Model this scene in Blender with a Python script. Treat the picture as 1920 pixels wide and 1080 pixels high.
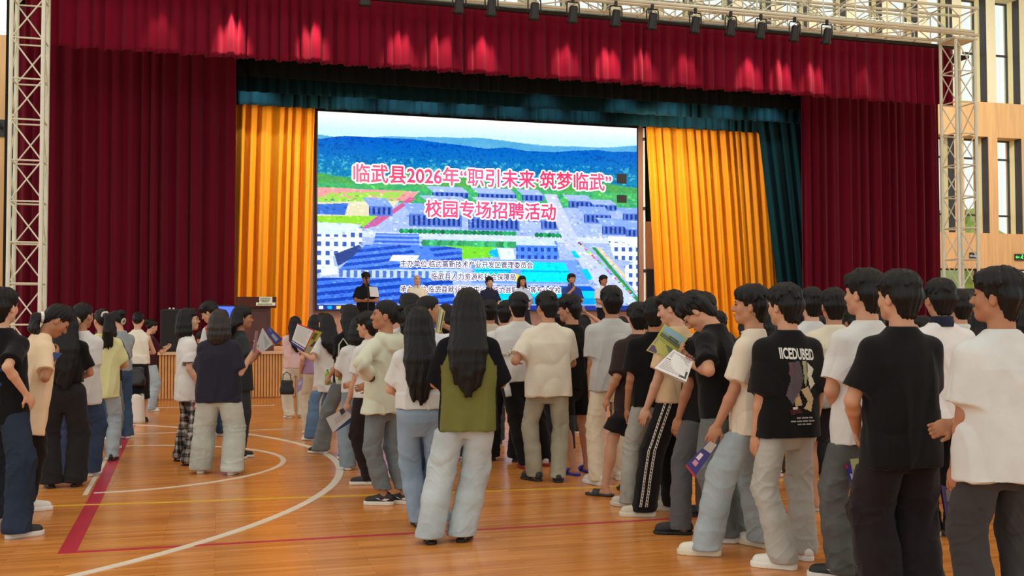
import bpy, math, random
import numpy as np
from mathutils import Vector, Matrix
from mathutils.bvhtree import BVHTree

C = bpy.context.scene.collection
S = bpy.context.scene
for o in list(bpy.data.objects):
    bpy.data.objects.remove(o)

# ------------------------------------------------------------------ camera
FOC, HC = 1930.0, 1.45
YAW, PITCH, ROLL = math.radians(-16), math.radians(1.93), -0.002
RC = np.array(Matrix.Rotation(YAW, 3, 'Z') @ Matrix.Rotation(math.pi/2 + PITCH, 3, 'X') @ Matrix.Rotation(ROLL, 3, 'Z'))
cam_data = bpy.data.cameras.new('camera')
cam_data.sensor_width = 36.0
cam_data.lens = FOC*36.0/1920.0
cam_data.clip_end = 300
cam = bpy.data.objects.new('camera', cam_data)
C.objects.link(cam)
cam.location = (0, 0, HC)
cam.rotation_mode = 'QUATERNION'
cam.rotation_quaternion = Matrix(RC.tolist()).to_quaternion()
S.camera = cam
FWD = -RC[:, 2]

def ray(x, y):
    return RC @ np.array([(x-960)/FOC, -(y-540)/FOC, -1.0])
def G(x, y, z=0.0):                      # a point of the ground (or of a level z)
    r = ray(x, y); return np.array([0, 0, HC]) + r*(z-HC)/r[2]
def onY(x, y, Y):                        # a point of the plane parallel to the stage
    r = ray(x, y); return np.array([0, 0, HC]) + r*Y/r[1]
def at(x, y, d):                         # a point at depth d
    return np.array([0, 0, HC]) + ray(x, y)*d
def depth(p):
    return float(np.dot(np.array([p[0], p[1], p[2]-HC]), FWD))

# ------------------------------------------------------------------ view, world, lamps
S.view_settings.view_transform = 'Standard'
S.view_settings.look = 'None'
S.view_settings.gamma = 1.0
S.view_settings.use_curve_mapping = False
S.view_settings.exposure = -0.08
W = bpy.data.worlds.new('daylight'); S.world = W
W.use_nodes = True
wn, wl = W.node_tree.nodes, W.node_tree.links
wn.clear()
wo = wn.new('ShaderNodeOutputWorld'); wb = wn.new('ShaderNodeBackground')
tc = wn.new('ShaderNodeTexCoord'); sx = wn.new('ShaderNodeSeparateXYZ'); rp = wn.new('ShaderNodeValToRGB')
rp.color_ramp.elements[0].position = 0.0; rp.color_ramp.elements[0].color = (0.74, 0.80, 0.62, 1)
rp.color_ramp.elements[1].position = 0.09; rp.color_ramp.elements[1].color = (0.98, 1.0, 1.0, 1)
wl.new(tc.outputs['Generated'], sx.inputs[0]); wl.new(sx.outputs['Z'], rp.inputs[0])
wl.new(rp.outputs[0], wb.inputs['Color']); wb.inputs['Strength'].default_value = 1.2
wl.new(wb.outputs[0], wo.inputs['Surface'])

def area(name, loc, sx_, sy_, power, col=(1, 0.98, 0.93), rot=(0, 0, 0)):
    l = bpy.data.lights.new(name, 'AREA'); l.shape = 'RECTANGLE'; l.size = sx_; l.size_y = sy_
    l.energy = power; l.color = col
    o = bpy.data.objects.new(name, l); o.location = loc; o.rotation_euler = rot; C.objects.link(o); return o
for lx in (-3.5, 4.0, 11.5):
    for ly in (2.0, 9.0, 15.5):
        area('unseen_overhead_light', (lx, ly, 11.6), 2.4, 2.4, 95)
for lx in (19.0, 26.0):
    area('unseen_overhead_light', (lx, 25.5, 12.6), 2.4, 2.4, 650, rot=(math.radians(38), 0, 0))  # added unseen lights, tilted to brighten the back wall on the right
area('unseen_overhead_light', (-8.5, 25.5, 12.6), 2.4, 2.4, 350, rot=(math.radians(38), 0, 0))  # same added light for the left end of the back wall
def spot(name, loc, target, power, angle, col, blend=0.8, size=0.05):
    l = bpy.data.lights.new(name, 'SPOT'); l.energy = power; l.spot_size = math.radians(angle); l.spot_blend = blend
    l.color = col; l.shadow_soft_size = size
    o = bpy.data.objects.new(name, l); o.location = loc
    o.rotation_euler = (Vector(target)-Vector(loc)).to_track_quat('-Z', 'Y').to_euler(); C.objects.link(o); return o

# ------------------------------------------------------------------ materials
def nd(nt, t, **kw):
    n = nt.nodes.new(t)
    for k, v in kw.items(): setattr(n, k, v)
    return n
def newmat(name):
    m = bpy.data.materials.new(name); m.use_nodes = True
    return m, m.node_tree, m.node_tree.nodes['Principled BSDF']
def lin(c):
    return tuple(((v/255.0)/12.92 if v/255.0 <= 0.04045 else ((v/255.0+0.055)/1.055)**2.4) for v in c)
MC = {}
def mat(name, rgb, rough=0.6, metal=0.0, bump=0.0, bscale=60.0, var=0.0, vscale=6.0, spec=0.5, sheen=0.0, stretch=None, emit=None, attr=None, alpha=None):
    key = (name, rgb, rough, metal, bump, bscale, var, vscale, spec, sheen, stretch, emit, attr)
    if key in MC: return MC[key]
    m, nt, b = newmat(name)
    col = lin(rgb)
    b.inputs['Roughness'].default_value = rough; b.inputs['Metallic'].default_value = metal
    b.inputs['Specular IOR Level'].default_value = spec
    if sheen:
        b.inputs['Sheen Weight'].default_value = sheen; b.inputs['Sheen Roughness'].default_value = 0.5
    t = nd(nt, 'ShaderNodeTexCoord'); mp = nd(nt, 'ShaderNodeMapping')
    nt.links.new(t.outputs['Object'], mp.inputs[0])
    if stretch: mp.inputs['Scale'].default_value = stretch
    if attr:
        a = nd(nt, 'ShaderNodeAttribute', attribute_name=attr); src = a.outputs['Color']
    else:
        r = nd(nt, 'ShaderNodeRGB'); r.outputs[0].default_value = (*col, 1); src = r.outputs[0]
    if var:
        n = nd(nt, 'ShaderNodeTexNoise'); n.inputs['Scale'].default_value = vscale; n.inputs['Detail'].default_value = 5
        nt.links.new(mp.outputs[0], n.inputs['Vector'])
        mr = nd(nt, 'ShaderNodeMapRange'); mr.inputs[1].default_value = 0.3; mr.inputs[2].default_value = 0.7
        mr.inputs[3].default_value = 1-var; mr.inputs[4].default_value = 1+var
        nt.links.new(n.outputs[0], mr.inputs[0])
        mx = nd(nt, 'ShaderNodeVectorMath', operation='SCALE')
        nt.links.new(src, mx.inputs[0]); nt.links.new(mr.outputs[0], mx.inputs['Scale']); src = mx.outputs[0]
    nt.links.new(src, b.inputs['Base Color'])
    if bump:
        n2 = nd(nt, 'ShaderNodeTexNoise'); n2.inputs['Scale'].default_value = bscale; n2.inputs['Detail'].default_value = 4
        nt.links.new(mp.outputs[0], n2.inputs['Vector'])
        bp = nd(nt, 'ShaderNodeBump'); bp.inputs['Strength'].default_value = bump; bp.inputs['Distance'].default_value = 0.01
        nt.links.new(n2.outputs[0], bp.inputs['Height']); nt.links.new(bp.outputs[0], b.inputs['Normal'])
    if emit:
        nt.links.new(src, b.inputs['Emission Color']); b.inputs['Emission Strength'].default_value = emit
    MC[key] = m
    return m
def cloth(rgb, name='fabric'): return mat(name, rgb, 0.92, bump=0.25, bscale=26, var=0.05, vscale=9, spec=0.15, sheen=0.08)
def denim(rgb): return mat('denim', rgb, 0.9, bump=0.35, bscale=30, var=0.2, vscale=3.6, spec=0.15)
SKINS = [mat('skin', c, 0.55, var=0.05, vscale=20, spec=0.35) for c in ((202, 150, 118), (190, 136, 104), (176, 122, 90), (212, 164, 134))]
HAIR = mat('black_hair', (17, 15, 14), 0.5, bump=0.5, bscale=90, var=0.2, vscale=60, spec=0.3, stretch=(1, 1, 0.12))
HAIRB = mat('brown_hair', (40, 30, 26), 0.45, bump=0.5, bscale=90, var=0.2, vscale=60, spec=0.42, stretch=(1, 1, 0.12))

# ------------------------------------------------------------------ objects
def setp(o, label=None, cat=None, group=None, kind=None):
    if label: o['label'] = label
    if cat: o['category'] = cat
    if group: o['group'] = group
    if kind: o['kind'] = kind
    return o
def empty(name, loc=(0, 0, 0), rz=0.0, label=None, cat=None, group=None):
    o = bpy.data.objects.new(name, None); o.location = tuple(loc); o.rotation_euler = (0, 0, rz)
    o.empty_display_size = 0.2; C.objects.link(o)
    return setp(o, label, cat, group)
def meshobj(name, V, F, m, parent=None, smooth=False, uniform=None):
    me = bpy.data.meshes.new(name)
    V = np.asarray(V, dtype=np.float32)
    if isinstance(F, np.ndarray):
        n, k = F.shape
        me.vertices.add(len(V)); me.vertices.foreach_set('co', V.ravel())
        me.loops.add(n*k); me.loops.foreach_set('vertex_index', F.astype(np.int32).ravel())
        me.polygons.add(n); me.polygons.foreach_set('loop_start', np.arange(0, n*k, k, dtype=np.int32))
        me.update(calc_edges=True)
    else:
        me.from_pydata(V.tolist(), [], F); me.update()
    if smooth and len(me.polygons): me.polygons.foreach_set('use_smooth', np.ones(len(me.polygons), dtype=bool))
    for mm in (m if isinstance(m, (list, tuple)) else [m]): me.materials.append(mm)
    o = bpy.data.objects.new(name, me); C.objects.link(o)
    if parent: o.parent = parent
    return o
class MB:                                # collects boxes, bars and tubes into ONE mesh
    def __init__(s): s.V, s.F, s.M, s.mi = [], [], [], 0
    def add(s, V, F):
        n = len(s.V); s.V += [tuple(map(float, v)) for v in V]; s.F += [tuple(i+n for i in f) for f in F]; s.M += [s.mi]*len(F); return s
    def box(s, a, b, bev=0.0):
        x0, y0, z0 = a; x1, y1, z1 = b
        if bev <= 0:
            V = [(x, y, z) for z in (z0, z1) for y in (y0, y1) for x in (x0, x1)]
            F = [(0, 2, 3, 1), (4, 5, 7, 6), (0, 1, 5, 4), (2, 6, 7, 3), (0, 4, 6, 2), (1, 3, 7, 5)]
            return s.add(V, F)
        c = [(x, y) for x, y in ((x0+bev, y0), (x1-bev, y0), (x1, y0+bev), (x1, y1-bev), (x1-bev, y1), (x0+bev, y1), (x0, y1-bev), (x0, y0+bev))]
        cx, cy = (x0+x1)/2, (y0+y1)/2
        def ring(z, ins):
            fx = 1-2*ins/max(x1-x0, 1e-6); fy = 1-2*ins/max(y1-y0, 1e-6)
            return [(cx+(x-cx)*fx, cy+(y-cy)*fy, z) for x, y in c]
        V = ring(z0, bev)+ring(z0+bev, 0)+ring(z1-bev, 0)+ring(z1, bev)
        F = [tuple(range(7, -1, -1)), tuple(range(24, 32))]
        for k in range(3):
            for i in range(8): F.append((k*8+i, k*8+(i+1) % 8, k*8+8+(i+1) % 8, k*8+8+i))
        return s.add(V, F)
    def tube(s, pts, r, n=8, r2=None, cap=True):
        pts = [Vector(p) for p in pts]; V, F = [], []
        m = len(pts)
        for i, p in enumerate(pts):
            t = (pts[min(i+1, m-1)]-pts[max(i-1, 0)]).normalized()
            a = t.orthogonal().normalized() if i == 0 else (a - t*a.dot(t)).normalized()
            b = t.cross(a); rr = r if r2 is None else r+(r2-r)*i/(m-1)
            for k in range(n):
                w = 2*math.pi*k/n; V.append(p+(a*math.cos(w)+b*math.sin(w))*rr)
        for i in range(m-1):
            for k in range(n): F.append((i*n+k, i*n+(k+1) % n, (i+1)*n+(k+1) % n, (i+1)*n+k))
        if cap: F += [tuple(range(n-1, -1, -1)), tuple(range((m-1)*n, m*n))]
        return s.add(V, F)
    def lathe(s, prof, c=(0, 0, 0), n=20, axis=None):
        V, F = [], []
        for r, z in prof:
            for k in range(n):
                w = 2*math.pi*k/n; V.append(Vector((r*math.cos(w), r*math.sin(w), z)))
        if axis is not None:
            q = Vector((0, 0, 1)).rotation_difference(Vector(axis)); V = [q @ v for v in V]
        V = [v+Vector(c) for v in V]
        for i in range(len(prof)-1):
            for k in range(n): F.append((i*n+k, i*n+(k+1) % n, (i+1)*n+(k+1) % n, (i+1)*n+k))
        F += [tuple(range(n-1, -1, -1)), tuple(range((len(prof)-1)*n, len(prof)*n))]
        return s.add(V, F)
    def quad(s, a, b, c, d): return s.add([a, b, c, d], [(0, 1, 2, 3)])
    def build(s, name, m, parent=None, smooth=False):
        o = meshobj(name, np.array(s.V), s.F, m, parent, smooth)
        if isinstance(m, (list, tuple)): o.data.polygons.foreach_set('material_index', np.array(s.M, dtype=np.int32))
        return o
def text_mesh(body, bold=0.0):
    cu = bpy.data.curves.new('lettering', 'FONT'); cu.body = body; cu.size = 1.0; cu.offset = bold; cu.resolution_u = 3
    cu.align_x = 'LEFT'
    to = bpy.data.objects.new('lettering', cu); C.objects.link(to)
    dg = bpy.context.evaluated_depsgraph_get(); dg.update()
    me = bpy.data.meshes.new_from_object(to.evaluated_get(dg))
    V = np.array([v.co for v in me.vertices]).reshape(-1, 3); F = [tuple(p.vertices) for p in me.polygons]
    bpy.data.objects.remove(to); bpy.data.curves.remove(cu); bpy.data.meshes.remove(me)
    return V[:, :2], F

# ================================================================== THE HALL
M_wood = mat('wood_panel', (214, 168, 112), 0.5, bump=0.05, var=0.12, vscale=3.0, stretch=(3.5, 3.5, 0.25))
M_cream = mat('cream_paint', (222, 214, 180), 0.7, var=0.03)
M_darkframe = mat('dark_window_frame', (58, 50, 52), 0.5)
M_reveal = mat('sunlit_yellow_reveal', (246, 232, 178), 0.7)  # sunlight on the window reveals is put into this yellow
M_black = mat('black_plastic', (26, 26, 28), 0.5, bump=0.05, bscale=200)
M_blackmetal = mat('black_metal', (34, 34, 36), 0.4, metal=0.3)
M_alu = mat('aluminium_tube', (226, 226, 206), 0.4, metal=0.1, var=0.06, vscale=4)
M_white = mat('white_paint', (235, 235, 230), 0.6)

def floor_material():
    m, nt, b = newmat('maple_floor')
    t = nd(nt, 'ShaderNodeTexCoord')
    mp = nd(nt, 'ShaderNodeMapping'); nt.links.new(t.outputs['Object'], mp.inputs[0])
    br = nd(nt, 'ShaderNodeTexBrick'); nt.links.new(mp.outputs[0], br.inputs['Vector'])
    br.offset = 0.37; br.inputs['Scale'].default_value = 1.0
    br.inputs['Brick Width'].default_value = 0.9; br.inputs['Row Height'].default_value = 0.057
    br.inputs['Mortar Size'].default_value = 0.0009; br.inputs['Bias'].default_value = 0.0
    br.inputs['Color1'].default_value = (*lin((228, 152, 76)), 1); br.inputs['Color2'].default_value = (*lin((204, 126, 54)), 1)
    br.inputs['Mortar'].default_value = (*lin((150, 88, 40)), 1)
    mp2 = nd(nt, 'ShaderNodeMapping'); mp2.inputs['Scale'].default_value = (1.2, 16, 1); nt.links.new(t.outputs['Object'], mp2.inputs[0])
    n = nd(nt, 'ShaderNodeTexNoise'); n.inputs['Scale'].default_value = 1.3; n.inputs['Detail'].default_value = 6; nt.links.new(mp2.outputs[0], n.inputs['Vector'])
    mr = nd(nt, 'ShaderNodeMapRange'); mr.inputs[1].default_value = 0.3; mr.inputs[2].default_value = 0.7; mr.inputs[3].default_value = 0.82; mr.inputs[4].default_value = 1.14
    nt.links.new(n.outputs[0], mr.inputs[0])
    mx = nd(nt, 'ShaderNodeVectorMath', operation='SCALE'); nt.links.new(br.outputs['Color'], mx.inputs[0]); nt.links.new(mr.outputs[0], mx.inputs['Scale'])
    nt.links.new(mx.outputs[0], b.inputs['Base Color'])
    b.inputs['Roughness'].default_value = 0.3; b.inputs['Specular IOR Level'].default_value = 0.45
    n2 = nd(nt, 'ShaderNodeTexNoise'); n2.inputs['Scale'].default_value = 2.2; nt.links.new(t.outputs['Object'], n2.inputs['Vector'])
    r2 = nd(nt, 'ShaderNodeMapRange'); r2.inputs[3].default_value = 0.15; r2.inputs[4].default_value = 0.32
    nt.links.new(n2.outputs[0], r2.inputs[0]); nt.links.new(r2.outputs[0], b.inputs['Roughness'])
    bp = nd(nt, 'ShaderNodeBump'); bp.inputs['Strength'].default_value = 0.06; bp.inputs['Distance'].default_value = 0.004
    nt.links.new(n.outputs[0], bp.inputs['Height']); nt.links.new(bp.outputs[0], b.inputs['Normal'])
    return m
fl = MB().box((-14, -5, -0.2), (36, 38, 0)).build('floor', floor_material()); setp(fl, kind='structure')

RZ_ = [0]
def ribbon(name, pts, w, m, label):
    RZ_[0] += 1; zt_ = 0.001+0.0005*RZ_[0]      # a painted line on the floor, laid a millimetre proud
    pts = [np.array(p, float) for p in pts]; V, F = [], []
    for i, p in enumerate(pts):
        t = pts[min(i+1, len(pts)-1)]-pts[max(i-1, 0)]; t /= np.linalg.norm(t); nrm = np.array([-t[1], t[0]])
        for z in (0.0, zt_):
            V += [(*(p+nrm*w/2), z), (*(p-nrm*w/2), z)]
    for i in range(len(pts)-1):
        a = 4*i; F += [(a+2, a+3, a+7, a+6), (a, a+2, a+6, a+4), (a+3, a+1, a+5, a+7)]
    o = meshobj(name, np.array(V), F, m, fl); setp(o, label)
M_lw = mat('white_court_paint', (236, 226, 206), 0.35, var=0.05); M_lr = mat('red_court_paint', (190, 44, 66), 0.35, var=0.06); M_ly = mat('yellow_court_paint', (232, 190, 52), 0.35)
ribbon('court_line', [(-0.90, 7.09), (-0.95, 9), (-1.05, 12), (-1.17, 16), (-1.25, 19)], 0.11, M_lr, 'broad red court line beside the girls')
ribbon('court_line', [(-1.06, 9.4), (-1.16, 13), (-1.27, 18)], 0.04, M_lw, 'white court line along the broad red one')
ribbon('court_line', [(-0.95, 7.09), (7.5, 6.98)], 0.045, M_lr, 'thin red court line across the floor')
ribbon('court_line', [(-9, 9.25), (-1.63, 8.954), (1.102, 8.726), (9, 8.1)], 0.045, M_ly, 'yellow court line')
def arc(cx, cy, r, a0, a1, n=48): return [(cx+r*math.cos(math.radians(a0+(a1-a0)*i/n)), cy+r*math.sin(math.radians(a0+(a1-a0)*i/n))) for i in range(n+1)]
ribbon('court_line', [(-1.0, 9.5)]+arc(-1.08, 11.26, 1.77, -80, 88), 0.055, M_lw, 'smaller white half circle')
ribbon('court_line', arc(-4.853, 10.92, 6.064, -75, 72, 90), 0.07, M_lw, 'large white arc')
ribbon('court_line', [(-1.1, 14.4), (1.0, 14.45)], 0.045, M_lw, 'far white line')
ribbon('court_line', [(-1.1, 18.8), (1.0, 18.7)], 0.045, M_lw, 'white line below the stage')

# back wall: lower panels, wood bands, columns, window frames
YW, TW = 33.0, 0.85
Z1, Z2, Z3, Z4 = 3.5, 4.86, 8.6, 9.95
ZT = 15.0
wall = MB()
wall.box((-13, YW, Z1), (36, YW+TW, Z2)); wall.box((-13, YW, Z3), (36, YW+TW, Z4)); wall.box((-13, YW, -0.2), (36, YW+TW, 0.5))
wall.box((-13, YW, 0.5), (-5.62, YW+TW, Z1)); wall.box((-13, YW, Z2), (-5.62, YW+TW, Z3)); wall.box((-4.3, YW, 0.5), (9.9, YW+TW, Z1)); wall.box((-4.3, YW, Z2), (9.9, YW+TW, Z3))
for k in range(-11, 6):
    x = 28.64+1.56*k
    wall.box((x, YW, Z2), (x+0.43, YW+TW, Z3))
    if k % 2 == 0: wall.box((x-0.1, YW, 0.5), (x+0.5, YW+TW, Z1))
setp(wall.build('wall_back', M_wood), kind='structure')
up = MB()
up.box((-13, YW, ZT-0.9), (36, YW+TW, ZT)); up.box((-5.6, YW, Z4), (9.0, YW+TW, ZT-0.9))
for k in range(-23, 6):
    x = 28.64+1.56*k
    if -5.6 < x < 9.0: continue
    up.box((x, YW, Z4), (x+0.43, YW+TW, ZT-0.9))
setp(up.build('wall_upper', M_cream), kind='structure')
def glass_mat():
    m, nt, b = newmat('window_glass'); nt.nodes.remove(b); out = nt.nodes['Material Output']
    tr = nd(nt, 'ShaderNodeBsdfTransparent'); tr.inputs[0].default_value = (0.95, 0.98, 0.96, 1); gl = nd(nt, 'ShaderNodeBsdfGlossy'); gl.inputs['Roughness'].default_value = 0.05
    mx = nd(nt, 'ShaderNodeMixShader'); mx.inputs[0].default_value = 0.06
    nt.links.new(tr.outputs[0], mx.inputs[1]); nt.links.new(gl.outputs[0], mx.inputs[2]); nt.links.new(mx.outputs[0], out.inputs[0]); return m
M_glass = glass_mat()
wi = [0]
def window(x0, x1, z0, z1, bars, frame_right=True):
    wi[0] += 1
    r = setp(empty('window_%d' % wi[0], (x0, YW, z0)), kind='structure')
    w, h = x1-x0, z1-z0
    f = MB()
    f.box((0, 0.62, 0), (0.05, 0.72, h)); f.box((w-0.05, 0.62, 0), (w, 0.72, h)); f.box((0.05, 0.62, 0), (w-0.05, 0.72, 0.05)); f.box((0.05, 0.62, h-0.05), (w-0.05, 0.72, h))
    for b in bars: f.box((0.05, 0.60, b-z0-0.03), (w-0.05, 0.72, b-z0+0.03))
    setp(f.build('window_frame', M_darkframe, r), kind='structure')
    setp(MB().box((0.05, 0.665, 0.05), (w-0.05, 0.675, h-0.05)).build('glass', M_glass, r), kind='structure')
    if frame_right:
        q = MB(); q.box((w-0.03, 0.0, 0), (w, 0.34, h)); setp(q.build('jamb_lining', M_darkframe, r), 'dark jamb lining', kind='structure')
        q = MB(); q.box((w-0.03, 0.34, 0), (w, 0.61, h)); setp(q.build('window_reveal', M_reveal, r), 'reveal with sunlight put into its yellow', kind='structure')
for k in range(-12, 5):
    x = 29.07+1.56*k
    if x > 9.5: window(x, x+1.13, Z4, ZT-0.9, [12.0])
    if x > 23: window(x, x+1.13, Z2, Z3, [7.85, 5.62])
for k in range(-6, 3):
    x = 28.64+3.12*k+0.5
    if x > 20: window(x, x+2.52, 0.5, Z1, [2.2], False)
window(-7.1, -5.97, Z4, ZT-0.9, [12.0])
window(-5.62, -4.3, Z2, Z3, [6.6], False); window(-5.62, -4.3, 0.5, Z1, [2.9], False)
setp(MB().box((-13.9, -4.9, ZT), (35.9, YW+TW, ZT+0.2)).build('ceiling', mat('ceiling_paint', (225, 222, 210), 0.8)), kind='structure')
# signs on the wood band
def exit_sign(px, py, wd, label, col, glow):
    p = onY(px, py, YW)
    r = empty('exit_sign', (p[0], YW, p[2]), 0, label, 'sign')
    MB().box((-wd/2, -0.05, -0.13), (wd/2, 0.0, 0.13), 0.01).build('housing', M_black, r)
    e = mat('sign_glow', col, 0.5, emit=glow)
    b = MB()
    b.add([(-0.06, -0.056, -0.06), (0.0, -0.056, -0.02), (0.04, -0.056, -0.08), (0.07, -0.056, -0.06), (0.02, -0.056, 0.02), (0.07, -0.056, 0.03), (0.06, -0.056, 0.055), (0.0, -0.056, 0.05), (-0.05, -0.056, 0.0)], [tuple(range(9))])
    b.add([(0.03+0.03*math.cos(a*.785), -0.056, 0.085+0.03*math.sin(a*.785)) for a in range(8)], [tuple(range(8))])
    for s in (-1, 1):
        x = s*wd*0.33
        b.add([(x-0.09*s, -0.056, -0.025), (x-0.09*s, -0.056, 0.025), (x+0.02*s, -0.056, 0.025), (x+0.02*s, -0.056, 0.06), (x+0.10*s, -0.056, 0.0), (x+0.02*s, -0.056, -0.06), (x+0.02*s, -0.056, -0.025)], [tuple(range(7))])
    b.build('running_figure_symbol', e, r)
exit_sign(1826, 480, 0.42, 'dark exit sign with faint added glow on the wood band, close to the truss', (150, 160, 165), 0.3)  # its symbol is given a faint glow of its own
exit_sign(1914, 482.5, 0.62, 'glowing green exit sign on the wood band', (60, 230, 90), 1.2)
# garden seen through the windows
M_leaf = mat('hedge_leaves', (150, 178, 84), 0.9, var=0.35, vscale=3, bump=0.8, bscale=6)
def bush(x, y, r, h, lab, seed):
    rng = np.random.default_rng(seed); V, F = [], []
    nu, nv = 28, 16
    for j in range(nv+1):
        for i in range(nu):
            a = 2*math.pi*i/nu; b = math.pi*j/nv
            k = 1+0.12*math.sin(5*a+seed)*math.sin(4*b)+0.10*rng.random()
            V.append((r*k*math.sin(b)*math.cos(a), r*k*math.sin(b)*math.sin(a), h/2+h/2*k*math.cos(b)))
    for j in range(nv):
        for i in range(nu): F.append((j*nu+i, (j+1)*nu+i, (j+1)*nu+(i+1) % nu, j*nu+(i+1) % nu))
    t = empty('garden_tree', (x, y, -0.1), 0, lab, 'tree')
    meshobj('foliage', np.array(V), F, M_leaf, t, True)
    MB().tube([(0, 0, 0), (0.05, 0, h*0.5)], 0.14).build('trunk', mat('bark', (90, 74, 56), 0.9, bump=0.5), t)
bush(25.0, 42, 2.6, 4.2, 'bright green tree outside, behind the metal tower on the right of the stage', 1)
bush(30.5, 43, 2.6, 4.4, 'bright green tree outside, beyond the windows under the green exit sign', 2)
bush(36.5, 44, 2.4, 6.9, 'taller pale green tree outside, showing in the tall narrow windows', 3)
bush(-7.6, 44, 2.0, 3.9, 'pale green tree outside, behind the metal tower on the left of the stage', 4)
# left wall panel fittings
p = onY(2, 240, YW-0.055); r = empty('wall_hook', p, 0, 'small dark hook on the wood wall at the far left', 'hook')
MB().tube([(0, 0.05, 0), (0, -0.12, 0), (0, -0.14, 0.12)], 0.03).box((-0.09, 0.0, -0.25), (0.09, 0.05, 0.25)).build('hook', M_black, r)

# ================================================================== STAGE
ZS = 0.905
YS = 20.5
st = empty('stage', (6.8, YS, 0), 0, 'wooden stage with a vertical slatted front and pale edge', 'stage')
MB().box((-7.84, 0.06, 0.0), (10.0, 5.55, ZS-0.05)).build('platform', mat('stage_wood', (150, 92, 52), 0.6, var=0.1), st)
MB().box((-7.9, -0.08, ZS-0.05), (10.0, 5.55, ZS)).build('stage_floor', mat('stage_top', (214, 180, 140), 0.5, var=0.06, stretch=(1, 8, 1)), st)
sl = MB()
x = -7.84
while x < 10.0:
    sl.box((x, -0.03, 0.03), (x+0.036, 0.06, ZS-0.05)); x += 0.055
sl.box((-7.84, 0.03, 0.0), (10.0, 0.06, ZS-0.05))
sl.build('slatted_front', mat('slat_wood', (216, 158, 92), 0.5, var=0.1, vscale=4), st)

def pleat(X0, X1, zt, zb, seed, step_x=None, step_z=0.0, amp=0.07, per=0.3, flare=0.0, nz=14, lean0=0.0, lean1=0.0, step=0.022, ragged=0.0):
    rng = np.random.default_rng(seed)
    n = int(abs(X1-X0)/step)+2; u = np.linspace(0, 1, n); x = X0+(X1-X0)*u
    ph = np.cumsum(1+0.45*np.interp(u, np.linspace(0, 1, max(4, int(abs(X1-X0)/per))), rng.uniform(-1, 1, max(4, int(abs(X1-X0)/per)))))
    ph = ph/ph[-1]*abs(X1-X0)/per*2*math.pi
    am = amp*np.interp(u, np.linspace(0, 1, max(4, int(abs(X1-X0)/per/1.5))), rng.uniform(0.45, 1.2, max(4, int(abs(X1-X0)/per/1.5))))
    base = np.sin(ph); fold = np.sign(base)*np.abs(base)**0.75
    fold2 = 0.35*np.sin(ph*2.31+rng.uniform(0, 6)) + 0.22*np.sin(ph*0.37+1.0)
    V = np.zeros((nz, n, 3))
    for j in range(nz):
        v = j/(nz-1)
        zbv = zb if step_x is None else np.where(x > step_x, step_z, zb)
        z = zt+(zbv-zt)*v
        k = 0.55+0.45*min(1, v*2.5)
        V[j, :, 0] = x + (lean0*(1-u)+lean1*u)*v + 0.012*np.sin(ph+1.3)*k
        V[j, :, 1] = am*k*(fold+fold2*(0.6+0.5*v)) - flare*v**3
        V[j, :, 2] = z + (ragged*v**2*np.sin(ph*0.5+2*fold) if ragged else 0)
    idx = np.arange(nz*n).reshape(nz, n)
    F = np.stack([idx[:-1, :-1], idx[1:, :-1], idx[1:, 1:], idx[:-1, 1:]], -1).reshape(-1, 4)
    return V.reshape(-1, 3), F
def curtain(name, label, Y, X0, X1, zt, zb, m, seed, **kw):
    cx = (X0+X1)/2
    V, F = pleat(X0-cx, X1-cx, zt, zb, seed, **kw)
    o = meshobj(name, V, F, m, None, True); o.location = (cx, Y, 0)
    so = o.modifiers.new('thickness', 'SOLIDIFY'); so.thickness = 0.012
    setp(o, label, 'curtain'); return o
def velvet(n, rgb, sheen=0.1): return mat(n, rgb, 0.85, bump=0.12, bscale=50, var=0.06, vscale=3, spec=0.12, sheen=sheen, stretch=(1, 1, 0.08))
M_red = velvet('crimson_velvet', (116, 4, 36)); M_redd = velvet('dark_crimson_velvet', (96, 2, 29))
M_teal = velvet('teal_velvet', (8, 50, 60)); M_blk = velvet('black_velvet', (20, 26, 24), 0.1)
M_yel = mat('golden_curtain', (250, 162, 20), 0.6, bump=0.1, bscale=40, var=0.08, vscale=3, spec=0.3, sheen=0.1, stretch=(1, 1, 0.08))
xa = lambda px, Y, py=300: float(onY(px, py, Y)[0])
YV = 20.0
curtain('stage_valance', 'wide crimson pleated valance across the top of the stage', YV, -3.35, 16.35, 7.82, 6.46, M_red, 11, amp=0.06, per=0.24, flare=0.03, ragged=0.02)
YL = 21.6
curtain('stage_curtain', 'tall crimson curtain hanging left of the stage opening behind the loudspeaker', YL, -3.75, xa(441, YL), 7.6, 0.02, M_redd, 12, amp=0.075, per=0.27, nz=20, step_x=-1.2-(-3.75+xa(441, YL))/2, step_z=ZS+0.015)
curtain('stage_curtain', 'tall crimson curtain hanging right of the stage opening beside the teal curtain', YL, xa(1505, YL), xa(1762, YL), 7.6, ZS+0.015, M_redd, 13, amp=0.075, per=0.27, nz=20)
zc = lambda px, py, Y: float(onY(px, py, Y)[2])
curtain('border_curtain', 'black-green border curtain directly behind the crimson valance', 22.3, -0.6, 14.2, 7.7, zc(441, 141, 22.3), M_blk, 14, amp=0.03, per=0.3)
curtain('border_curtain', 'middle teal border curtain, its lit part above the right golden curtain', 23.4, -0.6, 15.2, 7.7, zc(441, 170, 23.4), M_teal, 15, amp=0.035, per=0.28)
curtain('border_curtain', 'rear teal border curtain with lit pleats just above the screen', 24.6, -0.6, 15.6, 7.7, zc(441, 195, 24.6), M_teal, 16, amp=0.035, per=0.26, ragged=0.012)
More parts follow.
